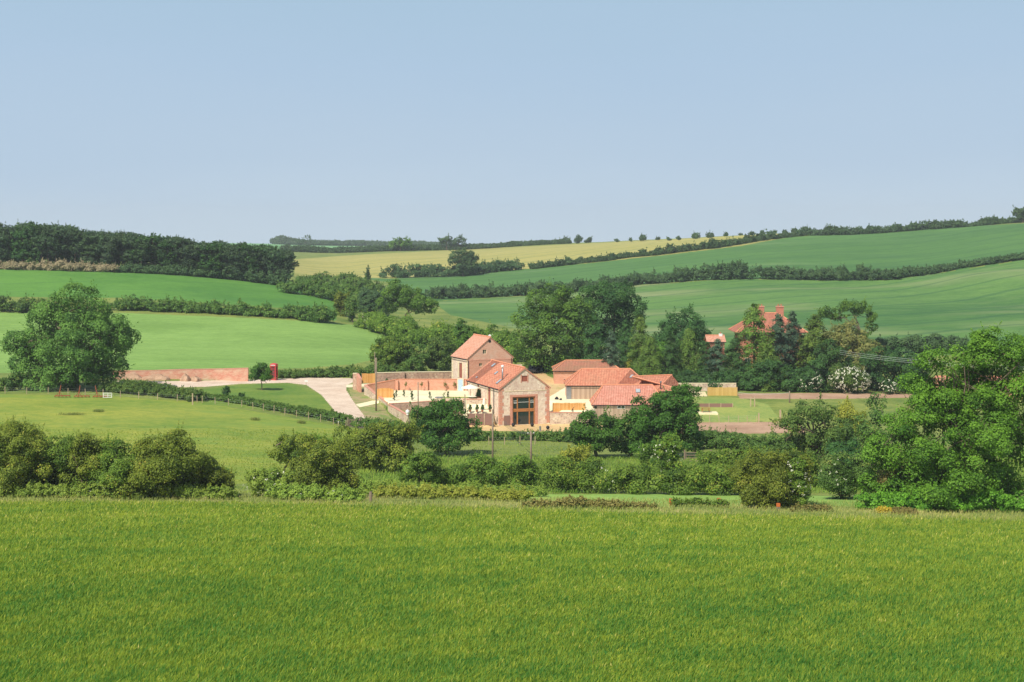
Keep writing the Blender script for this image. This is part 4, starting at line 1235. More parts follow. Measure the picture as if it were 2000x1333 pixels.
# ------------------------------------------------------------------ walls of the farm
def wline(name, label, cat, pts, th, mat, cap='ridge', caph=.1, group=None, below=.8, lean=0.0, piers=None):
    """a free-standing wall along world points (x, y, ztop, zbottom)"""
    t = thing(name, label, cat, group=group)
    bm = new(); bc = new()
    n = len(pts)
    nrm = []
    for i in range(n):
        a = pts[max(i - 1, 0)]; b = pts[min(i + 1, n - 1)]
        d = Vector((b[0] - a[0], b[1] - a[1], 0)).normalized(); nrm.append(Vector((-d.y, d.x, 0)))
    for q, h0, h1, w in ((bm, 0, 1, th), (bc, 1, 1, th + .1)):
        L0 = []
        for i, p in enumerate(pts):
            o = nrm[i] * w / 2
            z0, z1 = (p[3] - below, p[2]) if q is bm else (p[2] + .002, p[2] + caph)
            L0.append([q.verts.new(Vector((p[0], p[1], z0)) - o), q.verts.new(Vector((p[0], p[1], z0)) + o), q.verts.new(Vector((p[0], p[1], z1)) + o), q.verts.new(Vector((p[0], p[1], z1)) - o)])
        for i in range(n - 1):
            for k in range(4):
                q.faces.new([L0[i][k], L0[i][(k + 1) % 4], L0[i + 1][(k + 1) % 4], L0[i + 1][k]])
        q.faces.new(L0[0]); q.faces.new(list(reversed(L0[-1])))
    bfin('masonry', bm, mat, t); bfin('coping', bc, cap, t)
    for (x, y, z0, z1) in piers or ():
        bp = new(); f_ = Fr(x, y, 0, 0); fbox(bp, f_, -.25, .25, -.25, .25, z0, z1); bfin('pier', bp, mat, t)
    return t
def W3(px, D, ytop, ybot): return ((px - CX) / F * D, D, ZY(ytop, D), ZY(ybot, D))
def W3g(px, D, ytop): return ((px - CX) / F * D, D, ZY(ytop, D), gz((px - CX) / F * D, D) - .2)
wline('garden_wall', 'long salmon brick wall at the back of the gravel garden', 'wall',
      [W3(713.5, 296.6, 753, 770), W3(740, 298.4, 748, 768), W3(776, 300.6, 741.5, 767), W3(833, 300.4, 741.5, 765), W3(912.5, 299.6, 741.5, 764)], .4, 'brick_red',
      piers=[((775 - 1000) / F * 300.2, 300.2, ZG - .5, ZY(743, 300)), ((833 - 1000) / F * 300.0, 300.0, ZG - .5, ZY(743, 300))])
wline('garden_wall', 'pinkish flint wall stepping down beside the lane, left side of the gravel garden', 'wall',
      [W3(713.5, 296.2, 753, 771), W3(728, 291.5, 765, 788), W3(735, 289.5, 771, 790), W3(745, 286.4, 778, 800), W3(759, 281.6, 789, 811)], .4, 'flint', cap='brick_trim')
wline('retaining_wall', 'flint retaining wall along the front of the gravel garden', 'wall',
      [W3(760, 281.0, 789, 820), W3(800, 280.8, 787, 820), W3(838, 280.8, 784.5, 820), W3(905, 280.8, 784, 812)], .4, 'flint_dark', cap='brick_trim')
wline('garden_wall', 'short flint spur wall sloping down towards the lane hedge', 'wall',
      [W3(760, 280.6, 791, 812), W3(775, 275.5, 799, 818), W3(797, 268.0, 812, 824)], .4, 'flint', cap='brick_trim')
bm = new(); c = Vector(((796 - 1000) / F * 267.5, 267.5, ZY(812.5, 267.5) + .12)); lathe(bm, c, [(.2, 0), (.22, .06), (.12, .1), (.3, .3), (.34, .5), (.3, .7), (.12, .85), (.03, .9)], 12)
tag(bfin('stone_finial', bm, 'white', smooth=True), 'white ball finial on the end of the short spur wall', 'finial')
wline('retaining_wall', 'flint wall above the small patio left of the big barn', 'wall', [W3(904, 281.2, 780.5, 803), W3(964.5, 281.2, 781, 804)], .4, 'flint', cap='brick_trim')
wline('garden_wall', 'grey flint boundary wall behind the salmon brick wall', 'wall',
      [W3g(733, 309, 729), W3g(800, 310, 727.5), W3g(886, 311, 726.5)], .45, 'flint_dark', cap='pale_trim', piers=[((788 - 1000) / F * 309.5, 309.5, ZY(748, 309), ZY(727, 309.5))])
wline('garden_wall', 'flint wall with brick capping right of the big barn', 'wall', [W3(1074, 276.3, 806, 832), W3(1150, 276.3, 807, 834)], .4, 'flint', cap='brick_trim')
wline('boundary_wall', 'long flint wall behind the lawn on the right', 'wall', [W3g(1292, 315, 749.5), W3g(1360, 314, 749.5), W3g(1438, 313, 749.5)], .4, 'flint', cap='pale_trim')
wline('field_wall', 'long crumbling red brick wall of the pale green field', 'wall',
      [W3g(217, 319, 725.5), W3g(300, 318.5, 724.5), W3g(350, 318, 722.5), W3g(420, 317.5, 721.5), W3g(485, 317, 719.8)], .5, 'brick_field', cap='brick_trim')
# sand heaps lying against it
for k, (px, D, w, h) in enumerate([(250, 316, 62, 1.15), (305, 315.5, 58, 1.1), (362, 315, 20, 1.25), (383, 315, 18, .9)]):
    g = GD(px, D); bm = new(); rr = random.Random(k)
    bmesh.ops.create_icosphere(bm, subdivisions=3, radius=1)
    for v in bm.verts:
        n_ = 1 + .18 * math.sin(v.co.x * 5 + k) * math.cos(v.co.y * 4) + rr.uniform(-.04, .04)
        v.co = Vector((v.co.x * w * D / F * .5 * n_, v.co.y * 1.3 * n_, max(v.co.z, -.2) * h * n_))
    o = bfin('sand_heap', bm, 'verge' if k > 3 else 'soil'); o.location = g
    tag(o, ['long low heap of sandy soil against the left end of the brick field wall', 'second low sandy heap against the brick field wall', 'pointed heap of pale sand against the brick field wall', 'small heap of pale rubble beside the lane'][k], 'heap')

# timber fences and gates
def boarded(name, label, cat, x0, x1, D, ytop, ybot, mat, D1=None, tops=None, bw=.22, post='wood_pale', rails=True, group=None, arch=0):
    D1 = D1 or D
    a = Vector(((x0 - CX) / F * D, D, 0)); b = Vector(((x1 - CX) / F * D1, D1, 0))
    zb0, zb1 = ZY(ybot, D), ZY(ybot, D1); zt0, zt1 = ZY(ytop, D), ZY(ytop, D1)
    t = thing(name, label, cat, group=group)
    L_ = (b - a).length; ang = math.degrees(math.atan2(b.y - a.y, b.x - a.x))
    f_ = Fr(a.x, a.y, ang, zb0)
    n = max(3, int(L_ / bw)); bm = new()
    for k in range(n):
        h = (zt0 - zb0) + (arch * math.sin(math.pi * (k + .5) / n)) + .03 * math.sin(k * 7.1)
        fbox(bm, f_, L_ * k / n + .008, L_ * (k + 1) / n - .008, -.015 + .01 * (k % 2), .015 + .01 * (k % 2), -.15, h)
    bfin('boards', bm, mat, t)
    m = max(2, int(L_ / 1.9) + 1)
    for k in range(m):
        s_ = L_ * k / (m - 1); bm = new(); fbox(bm, f_, s_ - .06, s_ + .06, .04, .16, -.3, zt0 - zb0 + .06); bfin('post', bm, post, t)
    if rails:
        for z in (.35, (zt0 - zb0) * .8):
            bm = new(); fbox(bm, f_, 0, L_, .03, .07, z, z + .09); bfin('rail', bm, post, t)
    return t
boarded('timber_gate', 'tall orange timber gate between stone piers beside the lane', 'gate', 707, 733, 306, 730, 747, 'boards_new')
boarded('timber_gate', 'double orange timber gate with arched top inside the gravel garden', 'gate', 735.5, 768.5, 287.5, 761, 778.5, 'boards_new', arch=.25)
boarded('timber_fence', 'orange board fence right of the big barn', 'fence', 1080, 1143, 279, 787.5, 806, 'boards_new')
boarded('timber_fence', 'tan close boarded fence screen at the end of the long flint wall', 'fence', 1382, 1440, 306, 757, 779, 'boards_tan')
wline('gate_pier_wall', 'rough stone pier wall at the left of the tall timber gate', 'wall', [W3g(690.5, 305, 730), W3g(698, 304.6, 730)], .5, 'flint_dark', cap='pale_trim')
wline('gate_pier_wall', 'short brick wall returning from the tall timber gate towards the lane', 'wall', [W3g(698.5, 304.3, 731), W3g(704, 300.5, 741)], .4, 'brick_red', cap='brick_trim')
def wicker(label, x0, x1, D, ytop, ybot, panels):
    t = thing('wicker_fence', label, 'fence')
    f_ = Fr((x0 - CX) / F * D, D, 0, ZY(ybot, D)); L_ = (x1 - x0) / F * D; h = ZY(ytop, D) - ZY(ybot, D)
    for k in range(panels):
        bm = new(); fbox(bm, f_, L_ * k / panels + .07, L_ * (k + 1) / panels - .07, 0, .05, 0, h); bfin('panel', bm, 'wicker', t)
    for k in range(panels + 1):
        bm = new(); fbox(bm, f_, L_ * k / panels - .06, L_ * k / panels + .06, -.04, .08, -.3, h + .08); bfin('post', bm, 'wood_pale', t)
wicker('dark woven hurdle fence below the small patio', 912, 963, 273.3, 808, 830.5, 3)
wicker('dark woven hurdle fence standing on the lawn', 1362, 1431, 292, 788.5, 807, 3)
# blue door in the brick garden wall
fd = Fr((893.5 - CX) / F * 299.3, 299.3, 0, ZG)
dt = thing('garden_door', 'pale blue plank door at the right end of the salmon brick wall', 'door')
bm = new(); fbox(bm, fd, .1, .98, -.04, .02, .02, 2.1); o = bfin('door_leaf', bm, 'blue_door', dt)
bm = new(); tube(bm, [fd.p(.85, -.1, 1.0), fd.p(.85, -.04, 1.0)], .04, 6); bfin('handle', bm, 'black', o)
bm = new(); fbox(bm, fd, -.05, .1, -.06, .02, 0, 2.25); fbox(bm, fd, .98, 1.13, -.06, .02, 0, 2.25); fbox(bm, fd, .1, .98, -.06, .02, 2.1, 2.25); bfin('door_frame', bm, 'pale_trim', dt)

# ------------------------------------------------------------------ parasols, plants and furniture in the gardens
def parasol(label, px, D, zbase, open_, h=2.6, r=1.6):
    g = Vector(((px - CX) / F * D, D, zbase)); t = thing('parasol', label, 'parasol', g)
    bm = new(); tube(bm, [(0, 0, 0), (0, 0, h)], .035, 8); bfin('pole', bm, 'oak_new', t)
    bm = new(); lathe(bm, (0, 0, 0), [(.35, 0), (.35, .06), (.08, .1), (.06, .3)], 12); bfin('base', bm, 'grey_metal', t)
    bm = new()
    if open_:
        lathe(bm, (0, 0, h), [(r, -.5), (r, -.44), (r * .6, -.14), (.12, .12), (.02, .18), (.02, .1), (r * .55, -.22)], 8)
    else:
        lathe(bm, (0, 0, 0), [(.14, .75), (.3, .8), (.28, 1.2), (.2, 1.7), (.1, h - .1), (.02, h + .05)], 10)
    bfin('canopy', bm, 'cream', t)
ZP_ = ZP
parasol('open cream parasol standing beside the big barn', 919, 284, ZG, True, 2.5, 1.65)
parasol('closed white parasol on the small patio', 945.5, 277.5, ZP_, False, 2.0)
bm = new(); lathe(bm, ((917 - CX) / F * 279.9, 282.3, ZG + .0), [(.9, 0), (.95, .05), (.95, .1)], 20); 
t = thing('garden_table', 'pale round garden table near the open parasol', 'table', ((922 - CX) / F * 282.6, 282.6, ZG)); bm.free()
bm = new(); lathe(bm, (0, 0, .7), [(.75, 0), (.75, .05), (.1, .06)], 20); bfin('table_top', bm, 'cream', t)
bm = new(); tube(bm, [(0, 0, 0), (0, 0, .7)], .06, 8); bfin('leg', bm, 'grey_metal', t)
cone_me = crown_mesh('foliage', [((0, 0, .75), (.26, .26, .3)), ((0, 0, 1.05), (.17, .17, .25)), ((0, 0, .55), (.3, .3, .22))], .12, LM['dark'], 61, lobe=.2)
def potted(label, px, D, z, s=1.0, loc=None):
    t = thing('potted_shrub', label, 'potted shrub', loc or ((px - CX) / F * D, D, z), group='clipped shrubs in pots on the small patio', scale=s)
    bm = new(); lathe(bm, (0, 0, 0), [(.16, 0), (.24, .36), (.26, .38), (.2, .4)], 12); bfin('pot', bm, 'terracotta', t)
    link('foliage', cone_me, t)
for px, w in ((918, 'leftmost of four dark clipped shrubs on the small patio edge'), (931.5, 'dark clipped shrub second from the left on the small patio edge'), (942, 'dark clipped shrub in front of the closed white parasol'), (957, 'rightmost of four dark clipped shrubs on the small patio edge')):
    potted(w, px, 274.5, ZP_, .95)
potted('clipped shrub in a pot against the wall of the big barn', 934.5, 284.2, ZG, 1.35)
sap_me = crown_mesh('foliage', [((0, 0, 1.3), (.22, .22, .4)), ((.08, 0, 1.0), (.2, .2, .3))], .14, LM['bramble'], 62, lobe=.22, cover=.7)
sap_dark = crown_mesh('foliage', [((0, 0, .9), (.16, .16, .5)), ((0.03, 0, .5), (.2, .2, .4))], .14, LM['dark'], 63, lobe=.2, cover=.8)
def sapling(label, px, py, z=None, D=None, dark=False, s=1.0, grp='young plants in the gravel garden'):
    if D is None: D = (CZ - z) / (py - HY) * F
    g = Vector(((px - CX) / F * D, D, z if z is not None else gz((px - CX) / F * D, D)))
    t = thing('sapling', label, 'sapling', g, rz=px, group=grp, scale=s)
    link('foliage', sap_dark if dark else sap_me, t)
    bm = new(); tube(bm, [(0, 0, -.1), (.02, 0, 1.2)], .025, 5); bfin('stem', bm, 'wood_post', t)
for px, w in ((792, 'left end of the salmon wall'), (823, 'middle of the salmon wall, palest leaves'), (869, 'salmon wall, third from the left'), (887, 'salmon wall, beside the blue door')):
    sapling('young brown leaved plant against the ' + w, px, 764.5, ZG, D=299.3)
for px, w in ((755, 'leftmost'), (776, 'second from the left'), (797, 'third from the left'), (817, 'rightmost')):
    sapling('climber on the grey flint boundary wall, ' + w + ' of four', px, 745, None, D=308.4, dark=True, s=1.3, grp='climbers on the flint boundary wall')
for px, py, w in ((770, 783.5, 'small dark shrub near the front left corner of the gravel'), (774, 776, 'thin dark shrub right of the arched timber gate'), (789, 776, 'thin dark shrub standing alone on the pale gravel'), (804, 777, 'taller dark shrub in the middle of the pale gravel'), (805, 783.6, 'low dark shrub at the front edge of the gravel, middle'), (839.5, 780, 'leaning dark shrub at the right of the gravel'), (875, 779, 'dark upright shrub near the raised lawn')):
    sapling(w, px, py, ZG, dark=True, s=.9)
# raised lawn with stone edging next to the barn
fl_ = Fr((852 - CX) / F * 283.2, 283.2, 0, ZG)
bm = new(); prism(bm, [fl_.p(.9, 0, 0.0), fl_.p(8.2, .3, 0.0), fl_.p(8.0, 3.4, 0.0), fl_.p(2.2, 3.6, 0.0), fl_.p(.6, 2.4, 0.0)], [], Vector((0, 0, .22)))
tag(bfin('raised_lawn', bm, 'lawn'), kind='structure')
bm = new()
for k in range(16):
    a = k / 15; rr = random.Random(k)
    fbox(bm, fl_, .0 + 8.2 * a - .28, 8.2 * a + .24, -.35 + .3 * a, 0.02 + .25 * a, 0, .34 + rr.uniform(-.03, .05))
tag(bfin('stone_edging', bm, 'flint_cream'), 'low pale stone edging of the raised lawn', 'edging')
bm = new(); lathe(bm, fl_.p(.4, 1.6, 0.0), [(.6, 0), (.72, .35), (.62, .4), (.6, .3)], 16); tag(bfin('stone_trough', bm, 'grey_metal'), 'round grey basin at the left end of the raised lawn', 'basin')

# white post by the patio, boulders, ornaments
def post(name, label, cat, px, D, ytop, ybot, r, mat, square=True, z=None, group=None, cap=None, taper=1.0):
    zb = ZY(ybot, D) if z is None else z
    h = ZY(ytop, D) - zb; t = thing(name, label, cat, ((px - CX) / F * D, D, zb), group=group)
    bm = new()
    if square: fbox(bm, Fr(0, 0, 10, 0), -r, r, -r, r, -.4, h)
    else: tube(bm, [(0, 0, -.4), (0, 0, h)], [r, r * taper], 8)
    bfin('shaft', bm, mat, t)
    if cap:
        bm = new(); fbox(bm, Fr(0, 0, 10, 0), -r * 1.1, r * 1.1, -r * 1.1, r * 1.1, h - .28, h + .03) if square else lathe(bm, (0, 0, h), [(r * .9, 0), (r * 1.4, .05), (r * 1.4, .1)], 8)
        bfin('cap', bm, cap, t)
    return t
def gpost(name, label, cat, px, D, ytop, r, mat, **kw):
    z = gz((px - CX) / F * D, D)
    return post(name, label, cat, px, D, ytop, 0, r, mat, z=z, **kw)
post('stone_post', 'white stone post at the corner above the small patio', 'post', 910, 276, 781, 805, .14, 'pale_trim')
gpost('wooden_post', 'thick grey wooden post at the edge of the barley', 'post', 724, 153, 961, .14, 'wood_post', square=False)
gpost('wooden_post', 'orange topped wooden post below the round hawthorn', 'post', 1520, 151.5, 984, .13, 'wood_post', cap='orange_paint')
gpost('wooden_post', 'short orange topped post at the right end of the mown strip', 'post', 1310, 154.5, 975, .12, 'orange_paint', cap='orange_paint')
gpost('wooden_post', 'orange topped post half hidden in brambles left of the round hawthorn', 'post', 1404, 155, 974, .12, 'wood_post', cap='orange_paint')
gpost('stone_bollard', 'grey stone bollard in front of the big barn', 'bollard', 1055, 268, 833, .16, 'grey_metal', square=False)
for px, py, lb in ((1070, 837.5, 'black metal ball on the sandy ground right of the stone bollard'), (1039.5, 833, 'dark ball planter beside the glazed opening of the big barn'), (1002.5, 829, 'dark ball planter at the left foot of the glazed opening')):
    g = G(px, py + 2, 255, 290); 
    if px < 1045: g = Vector(((px - CX) / F * 273.8, 273.8, ZB))
    t = thing('ball_ornament', lb, 'ornament', g)
    bm = new(); bmesh.ops.create_icosphere(bm, subdivisions=3, radius=.3); bmesh.ops.translate(bm, verts=bm.verts, vec=(0, 0, .34)); bfin('ball', bm, 'black', t, smooth=True)
    bm = new(); lathe(bm, (0, 0, 0), [(.2, 0), (.2, .06), (.1, .1)], 10); bfin('foot', bm, 'black', t)
def boulder(label, px, py, w, h, dmin, seed, mat='boulder', D=None, name='boulder'):
    g = GD(px, D) if D else G(px, py, dmin); s = g.y / F; bm = new(); bmesh.ops.create_icosphere(bm, subdivisions=3, radius=1)
    rr = np.random.default_rng(seed); ph = rr.uniform(0, 6, 3)
    for v in bm.verts:
        k = 1 + .16 * math.sin(v.co.x * 3 + ph[0]) + .12 * math.cos(v.co.y * 4 + v.co.z * 3 + ph[1])
        v.co = Vector((v.co.x * w * s / 2 * k, v.co.y * w * s / 2 * k, v.co.z * h * s * .55 * k + h * s * .3))
    o = bfin(name, bm, mat); o.location = g; tag(o, label, 'boulder')
boulder('white leaning boulder on the grass bank beside the lane', 667, 736, 9, 9, 280, 1, 'white')
boulder('large pinkish boulder at the end of the high ivy hedge', 708, 622, 10, 10, 300, 2)
boulder('dark grey boulder in the corner of the yard right of the big barn', 1087, 776, 8, 6, 270, 3, 'black', D=296)
boulder('smaller dark boulder beside the dark grey one in the yard', 1095, 777, 5, 4, 270, 4, 'black', D=295)
t = thing('hand_pump', 'dark curved metal hand pump on top of the wall right of the big barn', 'pump', ((1119 - CX) / F * 276.3, 276.3, ZY(806, 276.3) + .1))
bm = new(); tube(bm, [(0, 0, 0), (0, 0, .5)], .09, 8); bfin('pump_body', bm, 'black', t)
bm = new(); tube(bm, [(-.3, 0, .05), (-.1, 0, .45), (.05, 0, .62), (.2, 0, .85)], .045, 6); bfin('pump_handle', bm, 'black', t)
# picnic table on its pale slab
fp = Fr((1366 - CX) / F * 288, 286.5, 0, 0); zz = gz(fp.o.x + 1.5, 287)
bm = new(); fbox(bm, fp, -.3, 3.0, -1.0, 2.2, zz - .3, zz + .12); tag(bfin('paving_slab', bm, 'gravel'), kind='structure')
t = thing('picnic_table', 'wooden picnic table on a pale slab beside the woven hurdle', 'picnic table', fp.p(1.0, .6, zz + .12))
z_ = Fr(0, 0, 5, 0)
bm = new()
for k in range(4): fbox(bm, z_, -.8, .8, -.34 + k * .175, -.18 + k * .175, .72, .76)
bfin('table_top', bm, 'oak_new', t)
for s_ in (-1, 1):
    bm = new(); fbox(bm, z_, -.8, .8, s_ * .72 - .12, s_ * .72 + .12, .42, .46); bfin('bench', bm, 'oak_new', t)
    for e in (-1, 1):
        bm = new(); tube(bm, [(s_ * .6, e * .65, 0), (s_ * .6, e * .2, .72)], .04, 6); bfin('leg', bm, 'oak_new', t)
t = thing('timber_stack', 'stack of pale planks beside the tan fence screen', 'timber stack', GD(1366, 305))
for k in range(4):
    bm = new(); fbox(bm, Fr(0, 0, 3 * k - 4, 0), -1.5, 1.4 - .1 * k, -.4 + .03 * k, .4, .02 + .2 * k, .2 + .2 * k); bfin('plank', bm, 'pale_trim', t)

# ------------------------------------------------------------------ red telephone box
g = GD(535, 321)
t = thing('telephone_box', 'red telephone box beside the lane and the young maple', 'telephone box', g, math.radians(-12))
s_ = (ZY(710, 321) - g.z) / 2.45
t.scale = (s_,) * 3
K = Fr(0, 0, 0, 0); bm = new()
for a in (-.45, .37):
    for b in (-.45, .37): fbox(bm, K, a, a + .08, b, b + .08, .1, 2.05)
fbox(bm, K, -.46, .46, -.46, .46, 0, .1); fbox(bm, K, -.46, .46, -.46, .46, 2.05, 2.3)
bfin('frame', bm, 'red_paint', t)
bm = new()
for k in range(9):
    z = .14 + k * .225
    for fs_ in (0, 1, 2, 3):
        c_, s2 = math.cos(fs_ * math.pi / 2), math.sin(fs_ * math.pi / 2)
        Kf = Fr(0, 0, fs_ * 90, 0); fbox(bm, Kf, -.37, .37, -.43, -.40, z, z + .05)
for fs_ in (0, 1, 2, 3):
    Kf = Fr(0, 0, fs_ * 90, 0)
    for x_ in (-.25, .22): fbox(bm, Kf, x_, x_ + .03, -.435, -.405, .14, 2.05)
bfin('glazing_bars', bm, 'red_paint', t)
bm = new(); fbox(bm, K, -.36, .36, -.38, -.37, .4, 2.05); fbox(bm, K, -.36, .36, .37, .38, .4, 2.05); fbox(bm, K, -.38, -.37, -.36, .36, .4, 2.05); fbox(bm, K, .37, .38, -.36, .36, .4, 2.05)
bfin('glass', bm, 'glass', t)
bm = new(); lathe(bm, (0, 0, 2.3), [(.62, 0), (.6, .05), (.45, .12), (.2, .17), (.02, .18)], 4); bmesh.ops.rotate(bm, verts=bm.verts, matrix=Matrix.Rotation(math.pi / 4, 3, 'Z')); bfin('domed_roof', bm, 'red_paint', t)
bm = new(); fbox(bm, K, -.34, .34, -.475, -.462, 2.12, 2.25); sg = bfin('sign', bm, 'white', t)
cu = bpy.data.curves.new('lettering', 'FONT'); cu.body = 'TELEPHONE'; cu.size = .115; cu.extrude = .002; cu.align_x = 'CENTER'
tx = bpy.data.objects.new('lettering', cu); C.objects.link(tx); tx.parent = sg; tx.location = (0, -.48, 2.145); tx.rotation_euler = (math.pi / 2, 0, 0); cu.materials.append(M['black'])
bpy.context.view_layer.update()
lm_ = bpy.data.meshes.new_from_object(tx.evaluated_get(bpy.context.evaluated_depsgraph_get())); lm_.name = 'lettering'
tm_ = link('lettering', lm_, sg); tm_.location = tx.location; tm_.rotation_euler = tx.rotation_euler
bpy.data.objects.remove(tx); tm_.name = 'lettering'

# ------------------------------------------------------------------ poles and wires
def upole(label, px, D, ytop, ybase=None, r=.13, arm=False):
    z = gz((px - CX) / F * D, D); h = ZY(ytop, D) - z
    t = thing('utility_pole', label, 'pole', ((px - CX) / F * D, D, z), group='wooden utility poles')
    bm = new(); tube(bm, [(0, 0, -.5), (.02 * h / 6, 0, h * .5), (0, 0, h)], [r * 1.1, r, r * .8], 8); bfin('pole', bm, 'wood_post', t, smooth=True)
    if arm:
        bm = new(); fbox(bm, Fr(0, 0, 15, 0), -.45, .45, -.05, .05, h - .35, h - .25); a = bfin('crossarm', bm, 'wood_post', t)
        for x_ in (-.38, 0, .38):
            bm = new(); lathe(bm, Vector((math.cos(.26) * x_, math.sin(.26) * x_, h - .25)), [(.05, 0), (.07, .06), (.05, .14)], 8); bfin('insulator', bm, 'white', a)
    return Vector(((px - CX) / F * D, D, z + h))
pA = upole('tall wooden pole rising beside the left wall of the gravel garden', 734.5, 279.5, 699)
pB = upole('slim wooden pole in front of the gravel garden', 816.5, 266, 747, r=.1)
pH = upole('short slim pole near the stone post above the small patio', 908, 270, 771, r=.1)
pC = upole('bare wooden pole in the meadow left of the glazed opening', 962, 206, 800, r=.11)
pD = upole('bare wooden pole in the meadow right of the glazed opening', 1037, 205, 843, r=.13, arm=True)
pE = upole('wooden pole beside the farm track on the right', 1542, 296, 764, r=.13)
upole('small grey pole on the bank behind the grey flint wall', 732, 318, 688, r=.07)
def cable(name, label, pts_pairs, r, mat='wire', sag=.4, group=None):
    t = thing(name, label, 'cable', group=group)
    for a, b in pts_pairs:
        bm = new(); P_ = []
        for k in range(13):
            u = k / 12; p = a.lerp(b, u); P_.append(p - Vector((0, 0, 4 * sag * u * (1 - u))))
        tube(bm, P_, r, 5); bfin('wire', bm, mat, t)
cable('overhead_cable', 'bundle of green wires sagging to the pole right of the glazed opening',
      [(Vector(((985 - CX) / F * 262, 262, ZY(822 + k * 3, 262))), pD + Vector((-.3 + .2 * k, 0, -.12 - .05 * k))) for k in range(4)], .02, sag=.5)
far_e = Vector(((1640 - CX) / F * 300, 300, ZY(692, 300)))
near_e = Vector(((2150 - CX) / F * 128, 128, ZY(727, 128)))
cable('overhead_cable', 'three bright parallel wires crossing in front of the big ash', [(far_e + Vector((0, 0, .35 * k)), near_e + Vector((0, 0, .1 * k))) for k in range(3)], .017, 'wire_bright', sag=.5)
cable('overhead_cable', 'thin wire from the pole by the farm track to the tan fence screen', [(Vector(((1442 - CX) / F * 306, 306, ZY(767, 306))), pE - Vector((0, 0, .3)))], .025, 'wire_bright', sag=.3)

# ------------------------------------------------------------------ fence posts
stake_me = None
def stakes(label, pts, step, h, r, mat, group, wires=(.35, .7, 1.0), wl=None, name='fence_post'):
    """posts at even steps along photo points (px, D)"""
    P_ = [GD(px, D) for px, D in pts]
    bm = new(); fbox(bm, Fr(0, 0, 0, 0), -r, r, -r, r, -.3, h); me = None
    L_ = [0]
    for a, b in zip(P_, P_[1:]): L_.append(L_[-1] + (b - a).length)
    n = int(L_[-1] / step) + 1; locs = []
    for k in range(n):
        d = L_[-1] * k / max(n - 1, 1)
        j = max(i for i in range(len(L_)) if L_[i] <= d + 1e-6); j = min(j, len(P_) - 2)
        q = P_[j].lerp(P_[j + 1], (d - L_[j]) / (L_[j + 1] - L_[j])); q.z = gz(q.x, q.y); locs.append(q)
    o = bfin(name, bm, mat); me = o.data
    rr = random.Random(len(group))
    for k, q in enumerate(locs):
        c = o if k == 0 else link(name, me)
        c.location = q; c.rotation_euler = (rr.uniform(-.06, .06), rr.uniform(-.06, .06), rr.uniform(0, 1)); c.scale = (1, 1, rr.uniform(.9, 1.1))
        tag(c, label, 'post', group)
    if wires:
        t = thing('wire_strands', wl, 'wire')
        for z in wires:
            bm = new(); tube(bm, [q + Vector((0, 0, z)) for q in locs], .004, 4); bfin('wire', bm, 'wire_bright', t)
    return locs
stakes('pale stake of the wire fence in front of the roadside hedge', [(395, 276.5), (480, 272), (560, 264.5), (640, 258.5), (676, 256)], 2.7, 1.15, .04, 'wood_pale', 'stakes of the pasture fence by the roadside hedge', wl='thin wires of the pasture fence by the roadside hedge')
stakes('pale stake of the pasture fence below the huge ash', [(10, 287), (120, 287), (250, 281), (300, 279), (385, 276.5)], 3.6, 1.15, .045, 'wood_pale', 'stakes of the pasture fence below the ash', wl='thin wires of the pasture fence below the ash')
stakes('thin stake of the netting fence along the seed bed', [(1368, 279.2), (1420, 279.2), (1478, 279.4)], 1.6, 1.2, .035, 'wood_pale', 'stakes of the netting fence along the seed bed', wl='fine netting along the front of the lawn', wires=(.3, .6, .9, 1.15))
stakes('thin stake in the meadow below the sandy forecourt', [(955, 243), (1000, 243), (1045, 242)], 2.2, 1.2, .04, 'wood_pale', 'stakes of the meadow fence', wl='wires of the meadow fence below the barn')
stakes('short stake at the right of the village gate', [(712, 253.5), (738, 252.5), (760, 251)], 2.0, 1.2, .05, 'wood_pale', 'stakes right of the field gate', wires=None)
gpost('wooden_post', 'stout corner post of the netting fence at its right end', 'post', 1482, 279.2, 807, .09, 'wood_pale')
gpost('wooden_post', 'stout pale post at the right side of the lawn', 'post', 1524, 281, 801, .12, 'wood_pale')
gpost('wooden_post', 'stout dark post at the corner of the pasture fence', 'post', 376, 273.5, 769, .1, 'wood_pale')
# tree guard
t = thing('tree_guard', 'wooden frame guarding a young tree on the lawn', 'tree guard', GD(1470, 292.5))
for x_, y_ in ((-.35, -.3), (.35, -.3), (.35, .3), (-.35, .3)):
    bm = new(); fbox(bm, Fr(x_, y_, 0, 0), -.045, .045, -.045, .045, -.2, 1.75); bfin('post', bm, 'wood_pale', t)
bm = new(); fbox(bm, Fr(0, 0, 0, 0), -.35, .35, -.36, -.32, 1.4, 1.5); bfin('rail', bm, 'wood_pale', t)

# gates
def bar_gate(label, px0, px1, D, h, mat, bars=5, D1=None, posts=True, z=None):
    D1 = D1 or D
    a = GD(px0, D); b = GD(px1, D1); L_ = (b - a).length
    t = thing('field_gate', label, 'gate', a, math.atan2(b.y - a.y, b.x - a.x)); K_ = Fr(0, 0, 0, 0)
    for k in range(bars):
        z_ = .15 + (h - .25) * k / (bars - 1); bm = new(); fbox(bm, K_, .1, L_ - .1, -.02, .02, z_, z_ + .09); bfin('bar', bm, mat, t)
    for x_ in (.1, L_ - .2, L_ / 2):
        bm = new(); fbox(bm, K_, x_, x_ + .08, .025, .06, .12, h); bfin('stile', bm, mat, t)
    if posts:
        for x_ in (-.05, L_ + .05):
            bm = new(); fbox(bm, K_, x_ - .09, x_ + .09, -.09, .09, -.3, h + .25); bfin('gate_post', bm, mat, t)
bar_gate('weathered five barred gate at the bottom of the lane', 680, 702, 257, 1.15, 'wood_post')
bar_gate('dark wooden gate half hidden under trees right of centre', 1338, 1388, 218, 1.35, 'wood_post', 4)
